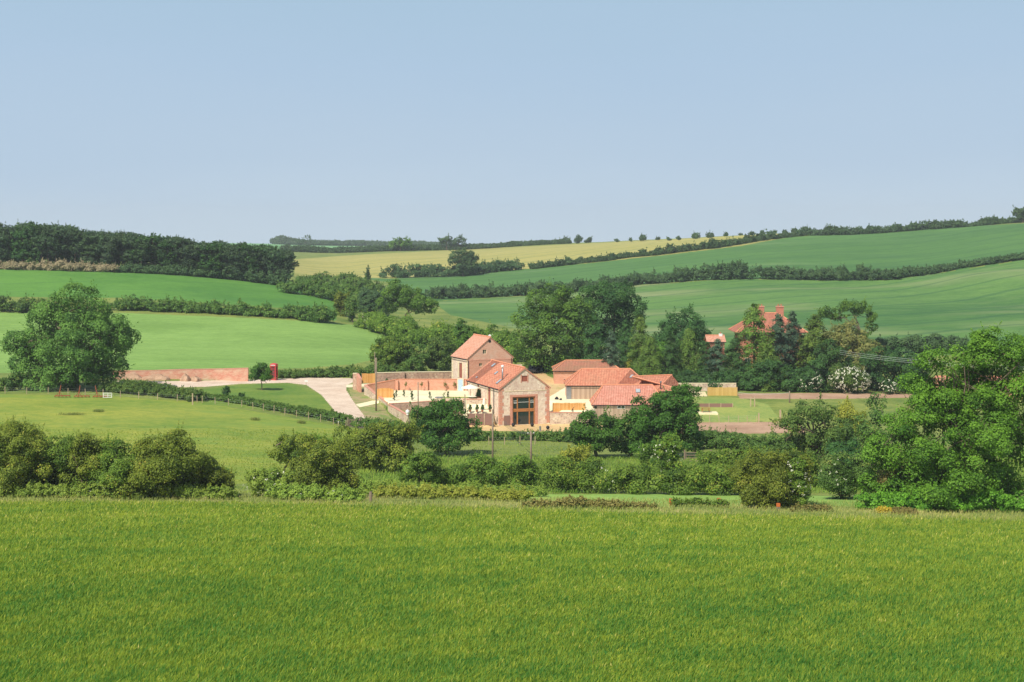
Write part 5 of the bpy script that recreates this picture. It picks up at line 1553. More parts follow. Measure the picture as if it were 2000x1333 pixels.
bar_gate('white painted hurdle leaning at the pasture edge', 200, 220, 279.5, .95, 'white', 3, posts=False)
gpost('stile_post', 'white topped leaning post left of the five barred gate', 'post', 661, 256.5, 822, .07, 'wood_pale', cap='white')
# rusty harrows with upright arms
def harrow(label, px, D, lean):
    g = GD(px, D); t = thing('harrow', label, 'farm implement', g, group='rusty harrows at the pasture edge')
    K_ = Fr(0, 0, 8, 0)
    bm = new()
    for k in range(5): fbox(bm, K_, -1.3 + k * .62, -1.22 + k * .62, -.5, .5, .18, .26)
    for y_ in (-.5, 0, .42): fbox(bm, K_, -1.3, 1.26, y_, y_ + .08, .26, .34)
    bfin('frame', bm, 'rust', t)
    for k in range(5):
        for y_ in (-.4, .4):
            bm = new(); tube(bm, [(-1.26 + k * .62, y_, .2), (-1.26 + k * .62, y_ + .05, -.03)], .03, 5); bfin('tine', bm, 'rust', t)
    bm = new(); tube(bm, [(-.6, 0, .3), (-.6 + lean, 0, 2.1)], [.09, .07], 6); bfin('arm', bm, 'rust', t)
    bm = new(); tube(bm, [(-1.1, 0, .3), (-.6 + lean * .4, 0, 1.1), (-.1, 0, .3)], .05, 6); bfin('brace', bm, 'rust', t)
harrow('rusty harrow with upright arm, leftmost of three below the huge ash', 122, 280.5, .35)
harrow('rusty harrow with upright arm, middle of three below the huge ash', 160, 280.5, .3)
harrow('rusty harrow with leaning pale arm, rightmost of three below the huge ash', 197, 280.2, -.35)

# dark car on the track behind the big barn
g = GD(1044, 343)
t = thing('parked_car', 'dark parked car in tree shade on the track behind the big barn', 'car', g, math.radians(75))
bm = new(); K_ = Fr(0, 0, 0, 0)
prism(bm, [Vector((x_, -.85, z_)) for x_, z_ in ((-2.1, .3), (2.1, .3), (2.15, .75), (1.2, .95), (.7, 1.42), (-1.1, 1.45), (-1.9, .98), (-2.15, .8))], [], Vector((0, 1.7, 0)))
bmesh.ops.bevel(bm, geom=bm.edges[:], offset=.06, segments=2, affect='EDGES'); bfin('body', bm, 'car_paint', t)
for s_ in (-1, 1):
    bm = new(); prism(bm, [Vector((x_, s_ * .855, z_)) for x_, z_ in ((1.05, .97), (.62, 1.34), (-1.05, 1.36), (-1.6, .99))], [], Vector((0, s_ * .01, 0))); bfin('side_window', bm, 'glass', t)
    for x_ in (-1.35, 1.35):
        bm = new(); tube(bm, [(x_, s_ * .72, .32), (x_, s_ * .9, .32)], .32, 16); wl_ = bfin('wheel', bm, 'rubber', t)
        bm = new(); tube(bm, [(x_, s_ * .89, .32), (x_, s_ * .91, .32)], .18, 12); bfin('rim', bm, 'grey_metal', wl_)
    bm = new(); fbox(bm, K_, 2.1, 2.17, s_ * .6 - .15, s_ * .6 + .15, .6, .74); bfin('headlight', bm, 'white', t)
# small road sign on the grass corner
g = G(598, 752, 280)
t = thing('road_sign', 'small low white sign at the corner of the village green', 'sign', g)
bm = new(); fbox(bm, K_, -.04, .04, -.03, .03, -.2, .9); bfin('post', bm, 'wood_pale', t)
bm = new(); fbox(bm, K_, -.3, .3, -.06, -.035, .55, .9); bfin('board', bm, 'white', t)
# ------------------------------------------------------------------ near hedgerow along the barley field
HB = 'hawthorn bushes along the lower edge of the barley field'
bush_px('tall olive hawthorn at the left edge of the photo beside the barley', 18, 968, 826, 190, 'hawthorn', 101, 0.165, name='hawthorn_bush', group=HB)
bush_px('yellowish hawthorn with flat top, second from the left', 105, 968, 850, 150, 'hawthorn_green', 102, 0.165, name='hawthorn_bush', group=HB)
bush_px('dark upright hawthorn, third in the left hedgerow', 172, 970, 856, 110, 'hawthorn', 103, 0.165, name='hawthorn_bush', group=HB)
bush_px('bright green hawthorn left of the large domed one', 238, 972, 862, 130, 'hawthorn_green', 104, 0.165, name='hawthorn_bush', group=HB)
bush_px('large domed hawthorn with rusty top at the right end of the left hedgerow', 335, 974, 846, 185, 'hawthorn', 105, 0.165, name='hawthorn_bush', group=HB)
bush_px('low spreading bramble sloping down beside the large domed hawthorn', 412, 972, 905, 90, 'hawthorn', 106, 0.165, name='bramble_bush', group=None)
tree_px('small_tree', 'small leaning hawthorn tree with a bare dark trunk in the pasture corner', 'tree', (557, 934, 150),
        [(560, 868, 34, 18), (548, 885, 24, 20), (585, 862, 26, 14), (566, 898, 18, 16)], 0.2, 'hawthorn', 107, trunk_r=0.2, lobe=0.7)
bush_px('broad olive hawthorn right of the small leaning tree', 632, 974, 866, 150, 'hawthorn', 108, 0.165, name='hawthorn_bush', group=HB)
bush_px('low light green elder shrub left of the broad olive hawthorn', 530, 970, 918, 105, 'weeds', 109, 0.165, name='shrub', blossom=(25, 0.12))
bush_px('olive bush with a flat crown behind the small leaning tree', 612, 925, 852, 90, 'hawthorn_green', 110, 0.24, dmin=160, D=196)
bush_px('round brownish bush below the field gate', 682, 925, 838, 120, 'hawthorn', 111, 0.24, D=204)
bush_px('tall brown tinted bush left of the round oak', 755, 930, 828, 125, 'hawthorn', 112, 0.24, D=200)
bush_px('dense green bush at the left end of the middle hedge', 822, 944, 880, 92, 'hawthorn_green', 113, 0.165, D=180)
hedge_px('thick mixed hedge running under the two bare poles', [(860, 942, 182), (960, 944, 183), (1062, 948, 181)], [3.2, 3.2, 3.0], 'hawthorn_green', 114, 0.2, width=3.0)
hedge_px('long dark hedge with elder flowers across the middle of the photo', [(1068, 950, 179), (1200, 952, 178), (1330, 954, 177), (1470, 956, 176)], [3.6, 3.4, 3.3, 3.6], 'hawthorn_green', 115, 0.2, width=3.0, blossom=(8, 0.13))
bush_px('big round hawthorn overlapping the field edge right of centre', 1505, 992, 886, 178, 'hawthorn', 116, 0.165, name='hawthorn_bush', blossom=None, D=157)
bush_px('elder in cream flower on the shoulder of the big round hawthorn', 1552, 992, 899, 62, 'hawthorn_green', 117, 0.165, D=155.8, name='elder_bush', blossom=(45, 0.14))
bush_px('mid green flowering elder between the round hawthorn and the ash', 1645, 957, 893, 115, 'hedge', 118, 0.165, D=172, name='elder_bush', blossom=(14, 0.12))
bush_px('brown leaved hawthorn at the left foot of the big ash', 1738, 988, 905, 90, 'bramble', 119, 0.165, D=158, name='hawthorn_bush')
hedge_px('low clipped hedge with yellow new shoots beside the wooden post', [(740, 978, 160), (850, 977, 161), (960, 978, 161), (1030, 980, 160)], 1.15, 'lime', 120, 0.16, width=1.5, uneven=0.12)
hedge_px('low brambles along the crop edge in front of the mown strip', [(1022, 994, 150), (1120, 996, 150), (1200, 1000, 149), (1285, 1003, 149)], [0.55, 0.9, 0.7, 0.45], 'bramble', 121, 0.16, name='bramble_row', cat='brambles')
hedge_px('short green brambles between the orange topped posts', [(1310, 985, 154), (1370, 986, 154), (1420, 987, 154)], 0.7, 'hawthorn_green', 122, 0.16, name='bramble_row', cat='brambles')
hedge_px('gorse and brambles with yellow flowers below the gap left of the ash', [(1545, 1006, 149), (1620, 1008, 149)], 0.6, 'bramble', 123, 0.16, name='bramble_row', cat='brambles')
bush_px('small golden flowering gorse at the edge of the barley', 1728, 1009, 992, 36, 'gold', 124, 0.14, D=149.5, name='gorse_bush')
bush_px('flat green bramble patch right of the golden gorse', 1765, 1013, 994, 60, 'bramble', 125, 0.15, D=149)

# ------------------------------------------------------------------ the ash at the right edge
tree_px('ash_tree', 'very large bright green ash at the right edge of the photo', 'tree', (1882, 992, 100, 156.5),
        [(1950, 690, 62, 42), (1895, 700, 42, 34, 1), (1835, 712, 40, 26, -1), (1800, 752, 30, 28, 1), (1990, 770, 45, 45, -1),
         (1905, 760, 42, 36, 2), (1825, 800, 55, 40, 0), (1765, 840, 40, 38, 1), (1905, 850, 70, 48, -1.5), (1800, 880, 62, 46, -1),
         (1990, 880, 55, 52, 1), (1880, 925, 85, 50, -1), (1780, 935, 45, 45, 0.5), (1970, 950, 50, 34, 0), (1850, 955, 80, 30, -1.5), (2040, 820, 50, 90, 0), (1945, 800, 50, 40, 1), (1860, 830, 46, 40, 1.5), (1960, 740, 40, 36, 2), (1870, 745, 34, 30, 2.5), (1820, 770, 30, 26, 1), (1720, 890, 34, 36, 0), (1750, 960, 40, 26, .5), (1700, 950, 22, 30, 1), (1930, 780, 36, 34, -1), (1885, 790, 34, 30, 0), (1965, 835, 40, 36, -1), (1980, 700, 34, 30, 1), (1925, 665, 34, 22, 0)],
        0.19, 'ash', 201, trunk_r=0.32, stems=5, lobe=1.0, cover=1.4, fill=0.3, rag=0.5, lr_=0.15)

# ------------------------------------------------------------------ trees between the near hedge and the farm
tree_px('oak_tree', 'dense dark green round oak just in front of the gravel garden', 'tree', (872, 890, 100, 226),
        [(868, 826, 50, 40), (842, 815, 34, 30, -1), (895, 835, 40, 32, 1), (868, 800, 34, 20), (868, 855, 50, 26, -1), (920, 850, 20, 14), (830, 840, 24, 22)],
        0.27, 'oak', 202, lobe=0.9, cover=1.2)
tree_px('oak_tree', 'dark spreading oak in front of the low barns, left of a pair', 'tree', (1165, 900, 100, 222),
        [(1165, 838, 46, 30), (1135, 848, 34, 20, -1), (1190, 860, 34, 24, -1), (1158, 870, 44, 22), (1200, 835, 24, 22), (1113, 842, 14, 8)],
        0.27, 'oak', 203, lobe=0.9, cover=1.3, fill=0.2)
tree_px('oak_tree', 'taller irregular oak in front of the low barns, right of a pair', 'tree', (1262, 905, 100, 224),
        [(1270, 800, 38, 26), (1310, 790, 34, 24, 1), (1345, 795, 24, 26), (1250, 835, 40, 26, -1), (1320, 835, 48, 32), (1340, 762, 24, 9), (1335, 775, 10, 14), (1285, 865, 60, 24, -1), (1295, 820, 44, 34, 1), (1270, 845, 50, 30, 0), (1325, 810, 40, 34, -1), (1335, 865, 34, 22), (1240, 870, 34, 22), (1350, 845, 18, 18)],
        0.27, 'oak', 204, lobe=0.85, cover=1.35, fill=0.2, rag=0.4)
bush_px('yellow green field maple under the taller irregular oak', 1290, 905, 848, 95, 'hawthorn_green', 205, 0.22, D=205, name='field_maple', cat='bush', blossom=(20, 0.14))
bush_px('low lime green shrub at the foot of the left oak', 1122, 905, 872, 66, 'lime', 206, 0.2, D=208, name='shrub')
hedge_px('dark low hedge below the sandy forecourt of the big barn', [(905, 858, 248), (1000, 862, 250), (1100, 868, 248), (1170, 872, 246)], 1.3, 'hedge', 207, 0.22, uneven=0.2)
hedge_px('dense green hedge below the seed bed right of the farm', [(1340, 880, 240), (1420, 880, 240), (1560, 885, 238)], 2.2, 'hedge', 208, 0.24, width=3)
hedge_px('rough hedge beyond the wooden gate on the right', [(1370, 905, 215), (1480, 912, 214), (1560, 920, 212)], [1.8, 2.3, 2.8], 'hawthorn_green', 218, 0.24, width=2.6)
tree_px('hawthorn_tree', 'wide ragged hawthorn tree right of the seed bed', 'tree', (1600, 925, 100, 205),
        [(1590, 810, 46, 24), (1545, 830, 30, 16, -1), (1620, 845, 46, 30), (1575, 862, 40, 24, 1), (1640, 885, 40, 34), (1590, 895, 48, 24), (1530, 880, 40, 22)],
        0.25, 'hedge', 209, lobe=0.9, cover=1.3, rag=0.5, fill=0.2)
bush_px('square golden leaved shrub rising behind the ragged hawthorn', 1665, 880, 778, 62, 'lime', 210, 0.24, D=236, name='shrub')
tree_px('willow_tree', 'grey green upright willow between golden shrub and ash', 'tree', (1705, 905, 100, 212),
        [(1712, 800, 20, 34), (1700, 850, 34, 38), (1735, 860, 24, 30), (1690, 885, 34, 28)], 0.24, 'hedge', 211, lobe=0.8, cover=0.95, rag=0.4)
bush_px('round dark shrub in front of the willow', 1650, 935, 862, 90, 'dark', 212, 0.22, D=190, name='shrub')
bush_px('bushy bramble bank between ragged hawthorn and hedge', 1560, 935, 882, 90, 'hawthorn_green', 213, 0.22, D=190)

# ------------------------------------------------------------------ roadside hedges of the pasture
hedge_px('dark hedge bank below the brick field wall', [(215, 768, 292), (260, 774, 289), (330, 782, 284), (385, 792, 279)], [1.7, 2.0, 1.9, 1.5], 'hedge', 220, 0.26, width=3)
hedge_px('trimmed roadside hedge curving from the green down to the field gate', [(400, 782, 283), (480, 793, 277), (560, 812, 268), (640, 826, 262), (686, 834, 258)], [0.7, 0.9, 1.2, 1.3, 1.4], 'hedge', 221, 0.24, width=1.8, uneven=0.15)
hedge_px('short roadside hedge right of the field gate', [(706, 838, 257), (745, 842, 255), (800, 850, 252)], 1.5, 'hedge', 222, 0.24, width=2, uneven=0.15)
bush_px('small dark holly at the left end of the village green', 440, 784, 756, 16, 'dark', 223, 0.22, D=283, name='holly_bush')
bush_px('smaller dark holly right of the first one by the fence', 472, 790, 768, 14, 'dark', 224, 0.22, D=279, name='holly_bush')
tree_px('ash_tree', 'huge rounded ash left of the brick field wall', 'tree', (150, 768, 100, 296),
        [(160, 600, 62, 44), (105, 622, 44, 34, 1), (200, 655, 60, 44, -1), (90, 670, 62, 44, -1), (145, 680, 70, 50, -3), (45, 672, 32, 28), (235, 665, 30, 28, 1),
         (205, 705, 50, 34), (70, 712, 48, 34), (135, 730, 62, 28, -2), (100, 745, 55, 22), (195, 730, 42, 20, 1), (245, 650, 20, 14)],
        0.34, 'ash_far', 225, trunk_r=0.6, lobe=1.35, cover=1.1, rag=0.3)
tree_px('maple_tree', 'young round maple in the grass beside the red telephone box', 'tree', (511, 756, 100, 300),
        [(511, 730, 20, 14), (503, 722, 12, 10), (520, 738, 14, 8), (498, 738, 11, 8), (513, 715, 9, 8)], 0.22, 'oak', 226, trunk_r=0.12, lobe=0.6)
hedge_px('tall dark thicket left of the huge rounded ash', [(-40, 770, 292), (30, 770, 293), (60, 770, 294)], [2.2, 2.4, 3.0], 'hedge', 227, 0.3, width=3)
hedge_px('thin bank of weeds behind the lane right of the telephone box', [(545, 733, 325), (610, 731, 328), (690, 728, 330)], [1.4, 1.2, 1.8], 'hedge', 228, 0.26, width=2.5, uneven=0.4)
hedge_px('grassy bank above the timber gate beside the lane', [(690, 727, 326), (740, 722, 330), (800, 722, 331)], [1.8, 2.2, 1.6], 'hedge', 229, 0.28, width=3)

# ------------------------------------------------------------------ bushes behind the farm
bush_px('round dark thorn bush behind the stone wall and lane pole', 758, 722, 660, 84, 'hawthorn_green', 230, 0.3, D=334)
bush_px('dark thorn bush behind the stone wall, middle of three', 815, 722, 670, 66, 'hedge', 231, 0.3, D=334)
bush_px('dark thorn bush touching the tall brick barn', 862, 718, 656, 70, 'hedge', 232, 0.3, D=336)
hedge_px('high ivy clad hedge climbing from the pale field behind the tall barn', [(715, 632, 430), (780, 640, 410), (850, 655, 392), (920, 668, 378), (1005, 685, 365)], [4.4, 4.6, 4.8, 5.0, 4.8], 'hawthorn_green', 233, 0.38, width=5, uneven=0.3, blossom=(2, 0.3))
bush_px('dark green bush standing out above the tall barn', 905, 660, 625, 46, 'sycamore', 234, 0.35, D=372)
hedge_px('second row of scrub behind the ivy clad hedge', [(860, 640, 402), (940, 655, 392), (1010, 670, 385)], 5.0, 'hawthorn_green', 244, 0.4, width=5, uneven=0.3)
bush_px('small rusty bush at the tip of the bright green field', 668, 612, 570, 36, 'hawthorn', 235, 0.36, D=452)
bush_px('dark upright bush beside a pale boulder', 688, 622, 582, 32, 'hedge', 236, 0.36, D=438)
tree_px('tree', 'mid green tree behind the boulder with a broad crown', 'tree', (790, 622, 100, 440),
        [(785, 575, 36, 26), (810, 590, 34, 24), (765, 590, 24, 20), (840, 600, 22, 12)], 0.4, 'sycamore', 237, trunk_r=0.4, lobe=1.5)
bush_px('dark grey green thicket left of the broad crowned tree', 728, 612, 566, 64, 'hedge_blue', 238, 0.4, D=462)
hedge_px('straggling hedge between the conifer wood and the yellow field', [(562, 562, 500), (620, 567, 500), (690, 572, 496), (750, 585, 480)], [4.2, 5.0, 5.2, 4.6], 'hedge', 239, 0.42, width=6, uneven=0.4)
hedge_px('scrub growing down the slope beside the yellow field', [(600, 545, 610), (680, 552, 600), (745, 560, 590)], [3.0, 5.0, 4.5], 'hedge', 240, 0.5, width=6, uneven=0.4)
bush_px('lone dark tree rising from the scrub left of the dark hedge', 718, 552, 524, 14, 'hedge_blue', 241, 0.45, D=610)

# ------------------------------------------------------------------ the big trees behind the farm
tree_px('sycamore_tree', 'tallest sycamore standing directly behind the big barn', 'tree', (1085, 735, 100, 345),
        [(1075, 590, 40, 36), (1040, 615, 36, 30), (1110, 600, 36, 32, 2), (1045, 655, 42, 34, -2), (1095, 650, 48, 40, -3), (1130, 620, 34, 34), (1040, 690, 36, 28), (1080, 700, 48, 28, -2), (1125, 680, 40, 34)],
        0.36, 'sycamore', 250, trunk_r=0.5, lobe=1.4, cover=1.15)
tree_px('sycamore_tree', 'dark round sycamore right of the tallest one', 'tree', (1200, 735, 100, 358),
        [(1195, 590, 48, 36), (1165, 585, 34, 28), (1225, 605, 34, 28), (1200, 630, 50, 34), (1170, 650, 34, 36)],
        0.36, 'dark', 251, trunk_r=0.5, lobe=1.5, cover=1.15)
tree_px('oak_tree', 'dark domed oak between the conifers left of the house', 'tree', (1330, 735, 100, 352),
        [(1330, 636, 40, 30), (1305, 655, 28, 28), (1355, 650, 28, 28), (1330, 675, 50, 36)], 0.36, 'dark', 252, trunk_r=0.45, lobe=1.3, cover=1.15)
con = {
 'larch': conifer_proto('larch', 14, 10.5, 'larch', 31, 0.34, bare=0.06, droop=0.32, power=0.75, dens=0.9),
 'larch2': conifer_proto('larch2', 13, 11.5, 'larch', 32, 0.34, bare=0.05, droop=0.4, power=0.6, dens=0.9),
 'spruce': conifer_proto('spruce', 14, 8.5, 'spruce', 33, 0.32, bare=0.04, droop=0.2, power=0.8, dens=1.0),
 'fir': conifer_proto('fir', 12, 9.5, 'dark', 34, 0.32, bare=0.04, droop=0.25, power=0.7, dens=1.0),
}
CG = 'conifers around the brick house behind the farm'
def con_px(kind, label, px, D, top, rz, base=None, wide=1.0, name='conifer_tree'):
    g = GD(px, D)
    H = {'larch': 14, 'larch2': 13, 'spruce': 14, 'fir': 12}[kind]
    h = ZY(top, D) - g.z
    s = h / H
    place_proto(name, label, 'conifer', con[kind], g, rz, (s * wide, s * wide, s), CG)
con_px('fir', 'dark fir in front of the two sycamores', 1160, 335, 612, 0.3, wide=0.75)
con_px('larch', 'light green larch right of the dark round sycamore', 1250, 330, 613, 1.1, wide=0.8, name='larch_tree')
con_px('fir', 'greyish fir behind the light green larch', 1222, 345, 625, 2.0, wide=0.75)
con_px('spruce', 'narrow spruce behind the low barn roofs', 1195, 328, 645, 0.5, wide=0.9, name='spruce_tree')
con_px('larch2', 'feathery brown green conifer right of the low barn roofs', 1270, 322, 655, 2.5, wide=0.9)
con_px('fir', 'dark fir below the domed oak', 1310, 324, 650, 0.8, wide=0.85)
con_px('larch2', 'drooping larch in front of the domed oak on its right', 1345, 326, 640, 3.3, wide=0.9, name='larch_tree')
con_px('fir', 'short dark fir between domed oak and small chimney', 1380, 324, 668, 4.0, wide=1.0)
con_px('larch', 'tall larch in front of the left side of the house', 1473, 322, 592, 0.2, wide=1.05, name='larch_tree')
con_px('spruce', 'dark bluish spruce in front of the middle of the house', 1520, 323, 613, 1.7, wide=1.05, name='spruce_tree')
con_px('spruce', 'pointed dark spruce just right of the right chimney', 1547, 328, 607, 2.9, wide=0.85, name='spruce_tree')
con_px('larch', 'broad larch at the right side of the house', 1592, 326, 612, 4.4, wide=1.05, name='larch_tree')
con_px('fir', 'low fir left of the tall larch by the house', 1436, 320, 660, 5.0, wide=1.2)
con_px('spruce', 'dark spruce hiding the cottage left of the house', 1402, 321, 662, 1.0, wide=1.3, name='spruce_tree')
con_px('fir', 'rounded dark fir beside the right corner of the house', 1570, 329, 655, 1.4, wide=1.2)
con_px('larch2', 'low spreading larch in front of the house door', 1500, 318, 668, 0.4, wide=1.2, name='larch_tree')
tree_px('tree', 'dark tree filling the gap between low fir and flowering elder', 'tree', (1620, 760, 100, 322), [(1620, 700, 36, 30), (1600, 730, 34, 24), (1640, 735, 30, 24)], 0.34, 'dark', 273, lobe=1.1)
tree_px('tree', 'mid green tree between the dark round sycamore and the domed oak', 'tree', (1270, 735, 100, 345), [(1270, 690, 36, 26), (1245, 705, 28, 24), (1295, 700, 28, 24)], 0.34, 'sycamore', 274, lobe=1.1)
tree_px('maple_tree', 'brown flushed maple below the open crowned oak', 'tree', (1655, 745, 100, 330),
        [(1655, 655, 34, 22), (1640, 675, 34, 28), (1680, 685, 38, 26), (1660, 710, 48, 28)], 0.34, 'copper', 260, trunk_r=0.35, lobe=1.1)
tree_px('oak_tree', 'open crowned oak with separate foliage clumps on the hill side', 'tree', (1672, 690, 100, 372),
        [(1622, 612, 22, 16), (1660, 600, 18, 11), (1682, 603, 18, 15), (1700, 622, 10, 14), (1704, 642, 13, 10), (1640, 620, 16, 12), (1690, 652, 12, 8)],
        0.34, 'sycamore', 261, trunk_r=0.4, lobe=1.0, rag=0.4)
hedge_px('straight dark hedge at the foot of the hill field on the right', [(1708, 686, 378), (1790, 688, 378), (1885, 688, 378)], [3.6, 3.8, 3.5], 'hedge_blue', 262, 0.4, width=4, uneven=0.12)
tree_px('tree', 'dark spreading tree at the right end of the wood', 'tree', (1738, 770, 100, 318),
        [(1720, 710, 44, 28), (1765, 712, 44, 30), (1740, 745, 60, 28), (1790, 735, 28, 28)], 0.34, 'dark', 263, trunk_r=0.35, lobe=1.1)
bush_px('large elder covered in cream flowers beside the farm track', 1658, 772, 716, 82, 'hedge', 264, 0.3, D=314, name='elder_bush', cat='bush', blossom=(140, 0.24))
bush_px('smaller flowering elder left of the large one', 1580, 772, 725, 50, 'dark', 265, 0.3, D=314, name='elder_bush', blossom=(45, 0.22))
bush_px('flowering elder below the spreading tree at the right end of the wood', 1735, 772, 742, 36, 'dark', 266, 0.3, D=313, name='elder_bush', blossom=(40, 0.2))
bush_px('pale blossoming hawthorn above the large elder', 1700, 735, 698, 22, 'hedge', 267, 0.3, D=322, blossom=(60, 0.24))
hedge_px('dark laurel undergrowth in front of the brick house', [(1395, 762, 316), (1470, 768, 316), (1560, 770, 315), (1620, 772, 315)], [3.0, 4.6, 4.6, 4.2], 'dark', 268, 0.32, width=4.5, uneven=0.35)
hedge_px('dark undergrowth beneath the conifers behind the long stone wall', [(1230, 745, 322), (1310, 752, 322), (1400, 756, 320)], [3.2, 3.4, 3.2], 'dark', 269, 0.32, width=4, uneven=0.3)
bush_px('white flowering shrub above the rear barn roof', 1178, 722, 682, 70, 'hedge', 270, 0.32, D=337, name='flowering_shrub', blossom=(60, 0.24))
bush_px('yellow green shrub at the right end of the rear barn roof', 1228, 735, 702, 30, 'lime', 271, 0.28, D=331, name='shrub')
hedge_px('ivy bank behind the barn track and the rear barn', [(1040, 722, 348), (1075, 725, 346), (1130, 722, 342)], [3.0, 3.2, 4.0], 'dark', 272, 0.32, width=3)

# ------------------------------------------------------------------ hedges of the hills
hedge_px('dark hedge at the left edge between bright and pale green fields', [(-80, 606, 428), (0, 610, 426), (40, 610, 426), (88, 611, 425)], [3.6, 3.8, 4.0, 3.6], 'hedge', 300, 0.42, width=5)
hedge_px('long straggly hedge between the bright and the pale green field', [(230, 604, 432), (330, 608, 432), (430, 614, 430), (520, 620, 428), (570, 622, 427), (648, 628, 424)], [3.4, 2.6, 2.6, 2.4, 2.6, 4.0], 'hedge', 301, 0.42, width=4.5, uneven=0.4)
hedge_px('thick hedge crossing the middle of the hill', [(840, 584), (920, 582), (1000, 579), (1100, 573), (1180, 564), (1250, 556), (1340, 550), (1430, 546), (1520, 546), (1600, 548), (1680, 548), (1732, 547)],
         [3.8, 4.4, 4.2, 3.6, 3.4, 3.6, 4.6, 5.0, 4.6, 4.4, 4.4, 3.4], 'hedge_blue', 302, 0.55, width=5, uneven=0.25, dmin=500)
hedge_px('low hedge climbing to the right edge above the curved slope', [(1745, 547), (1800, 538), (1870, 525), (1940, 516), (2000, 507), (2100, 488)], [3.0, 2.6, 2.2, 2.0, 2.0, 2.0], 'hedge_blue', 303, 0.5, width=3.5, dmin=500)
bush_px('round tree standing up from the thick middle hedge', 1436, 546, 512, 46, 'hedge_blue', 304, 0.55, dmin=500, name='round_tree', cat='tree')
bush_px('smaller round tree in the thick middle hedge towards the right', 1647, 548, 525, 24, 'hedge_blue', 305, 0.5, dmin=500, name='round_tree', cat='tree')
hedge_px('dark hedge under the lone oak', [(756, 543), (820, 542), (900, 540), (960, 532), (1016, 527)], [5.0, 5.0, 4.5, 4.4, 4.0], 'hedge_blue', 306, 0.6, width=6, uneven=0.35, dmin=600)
tree_px('oak_tree', 'lone dark oak in the hedge below the yellow field', 'tree', (905, 540, 600),
        [(905, 500, 22, 13), (890, 508, 14, 9), (922, 508, 14, 9), (905, 518, 24, 9)], 0.6, 'hedge_blue', 307, trunk_r=0.8, lobe=1.8)
r_ = np.random.default_rng(55)
bproto = []
for k in range(4):
    rr = np.random.default_rng(400 + k)
    ms = [((0, 0, 1.9), (2.4, 2.2, 2.0))] + [((rr.uniform(-1.8, 1.8), rr.uniform(-1.2, 1.2), rr.uniform(1.2, 2.4)), (1.3, 1.2, 1.3)) for _ in range(4)]
    bproto.append(crown_mesh('foliage', ms, 0.6, LM['hedge_blue'], 410 + k, floor=-0.2, lobe=1.1))
def far_bush(px, py, dmin, wpx, k, label, group, hs=1.0, loc=None):
    g = loc if loc is not None else G(px, py, dmin)
    s = wpx * g.y / F / 5.2
    o = link('hedgerow_bush', bproto[k % 4])
    o.location = g; o.scale = (s, s, s * hs); o.rotation_euler = (0, 0, k * 1.3)
    return tag(o, label, 'bush', group)
GL = 'separate bushes of the gappy hedge below the yellow field'
gap = [(1040, 526, 20), (1056, 524, 22), (1075, 522, 22), (1094, 520, 26), (1112, 518, 26), (1134, 515, 20), (1158, 513, 13), (1176, 511, 22), (1194, 509, 24), (1212, 506, 18), (1226, 504, 22), (1258, 501, 26),
       (1285, 499, 26), (1308, 496, 30), (1330, 493, 26), (1348, 491, 28), (1370, 488, 26), (1392, 486, 30), (1412, 483, 28), (1430, 480, 26), (1441, 478, 10), (1465, 474, 26), (1483, 471, 28), (1503, 468, 30), (1537, 464, 16), (1560, 462, 22), (1580, 460, 24)]
for k, (px, py, w) in enumerate(gap):
    far_bush(px, py, 700, w * 0.9, k, 'dark rounded bush in the gappy hedge below the yellow field', GL, 0.85)
hedge_px('low thorn growth linking the bushes of the gappy hedge', [(px, py, ) for px, py, w in gap if px not in (1158, 1441, 1537)], 1.6, 'hedge_blue', 331, 0.55, width=3, uneven=0.6, dmin=700)
GS = 'bushes along the right-hand skyline'
hedge_px('long uneven hedge along the skyline on the right', [(px, 0, 925) for px in range(1570, 2110, 30)], [2.2 + 1.5 * abs(math.sin(px * 0.043)) for px in range(1570, 2110, 30)], 'hedge_blue', 330, 0.6, width=5, uneven=0.5)
for k, px in enumerate(r_.uniform(1598, 2060, 13)):
    d = 925.0
    far_bush(px, 0, 0, r_.uniform(14, 30), k, 'dark bush in the hedge along the skyline on the right', GS, r_.uniform(0.7, 1.1), loc=GD(px, d))
GY = 'bushes scattered along the top of the yellow field'
for k, (px, w) in enumerate([(1205, 16), (1232, 12), (1255, 22), (1285, 12), (1306, 16), (1325, 14), (1360, 22), (1388, 20), (1418, 14), (1446, 12), (1470, 18), (1490, 16), (1512, 16), (1532, 18), (1552, 20), (1572, 20), (1150, 24), (1130, 22)]):
    far_bush(px, 0, 0, w * 0.72, k, 'small bush on the skyline along the top of the yellow field', GY, r_.uniform(0.7, 1.3), loc=GD(px, 1240 if px < 1300 else 1150 - (px - 1300) * 0.4))
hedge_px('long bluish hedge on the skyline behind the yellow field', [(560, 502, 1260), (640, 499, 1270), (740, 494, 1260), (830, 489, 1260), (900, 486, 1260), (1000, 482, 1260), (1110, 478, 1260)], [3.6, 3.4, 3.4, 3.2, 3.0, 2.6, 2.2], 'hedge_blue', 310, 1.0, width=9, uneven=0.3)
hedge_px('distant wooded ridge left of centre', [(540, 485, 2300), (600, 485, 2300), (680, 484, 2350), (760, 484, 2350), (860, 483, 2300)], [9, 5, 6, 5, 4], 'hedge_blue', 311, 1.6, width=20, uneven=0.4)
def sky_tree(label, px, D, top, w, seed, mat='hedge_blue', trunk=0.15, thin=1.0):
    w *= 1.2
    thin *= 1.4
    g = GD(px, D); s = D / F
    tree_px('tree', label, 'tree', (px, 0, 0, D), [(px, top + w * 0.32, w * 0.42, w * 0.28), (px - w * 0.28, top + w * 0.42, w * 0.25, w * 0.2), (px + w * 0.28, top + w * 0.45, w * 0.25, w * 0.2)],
            1.0, mat, seed, trunk_r=0.5, lobe=1.8, cover=thin, limbs=True)
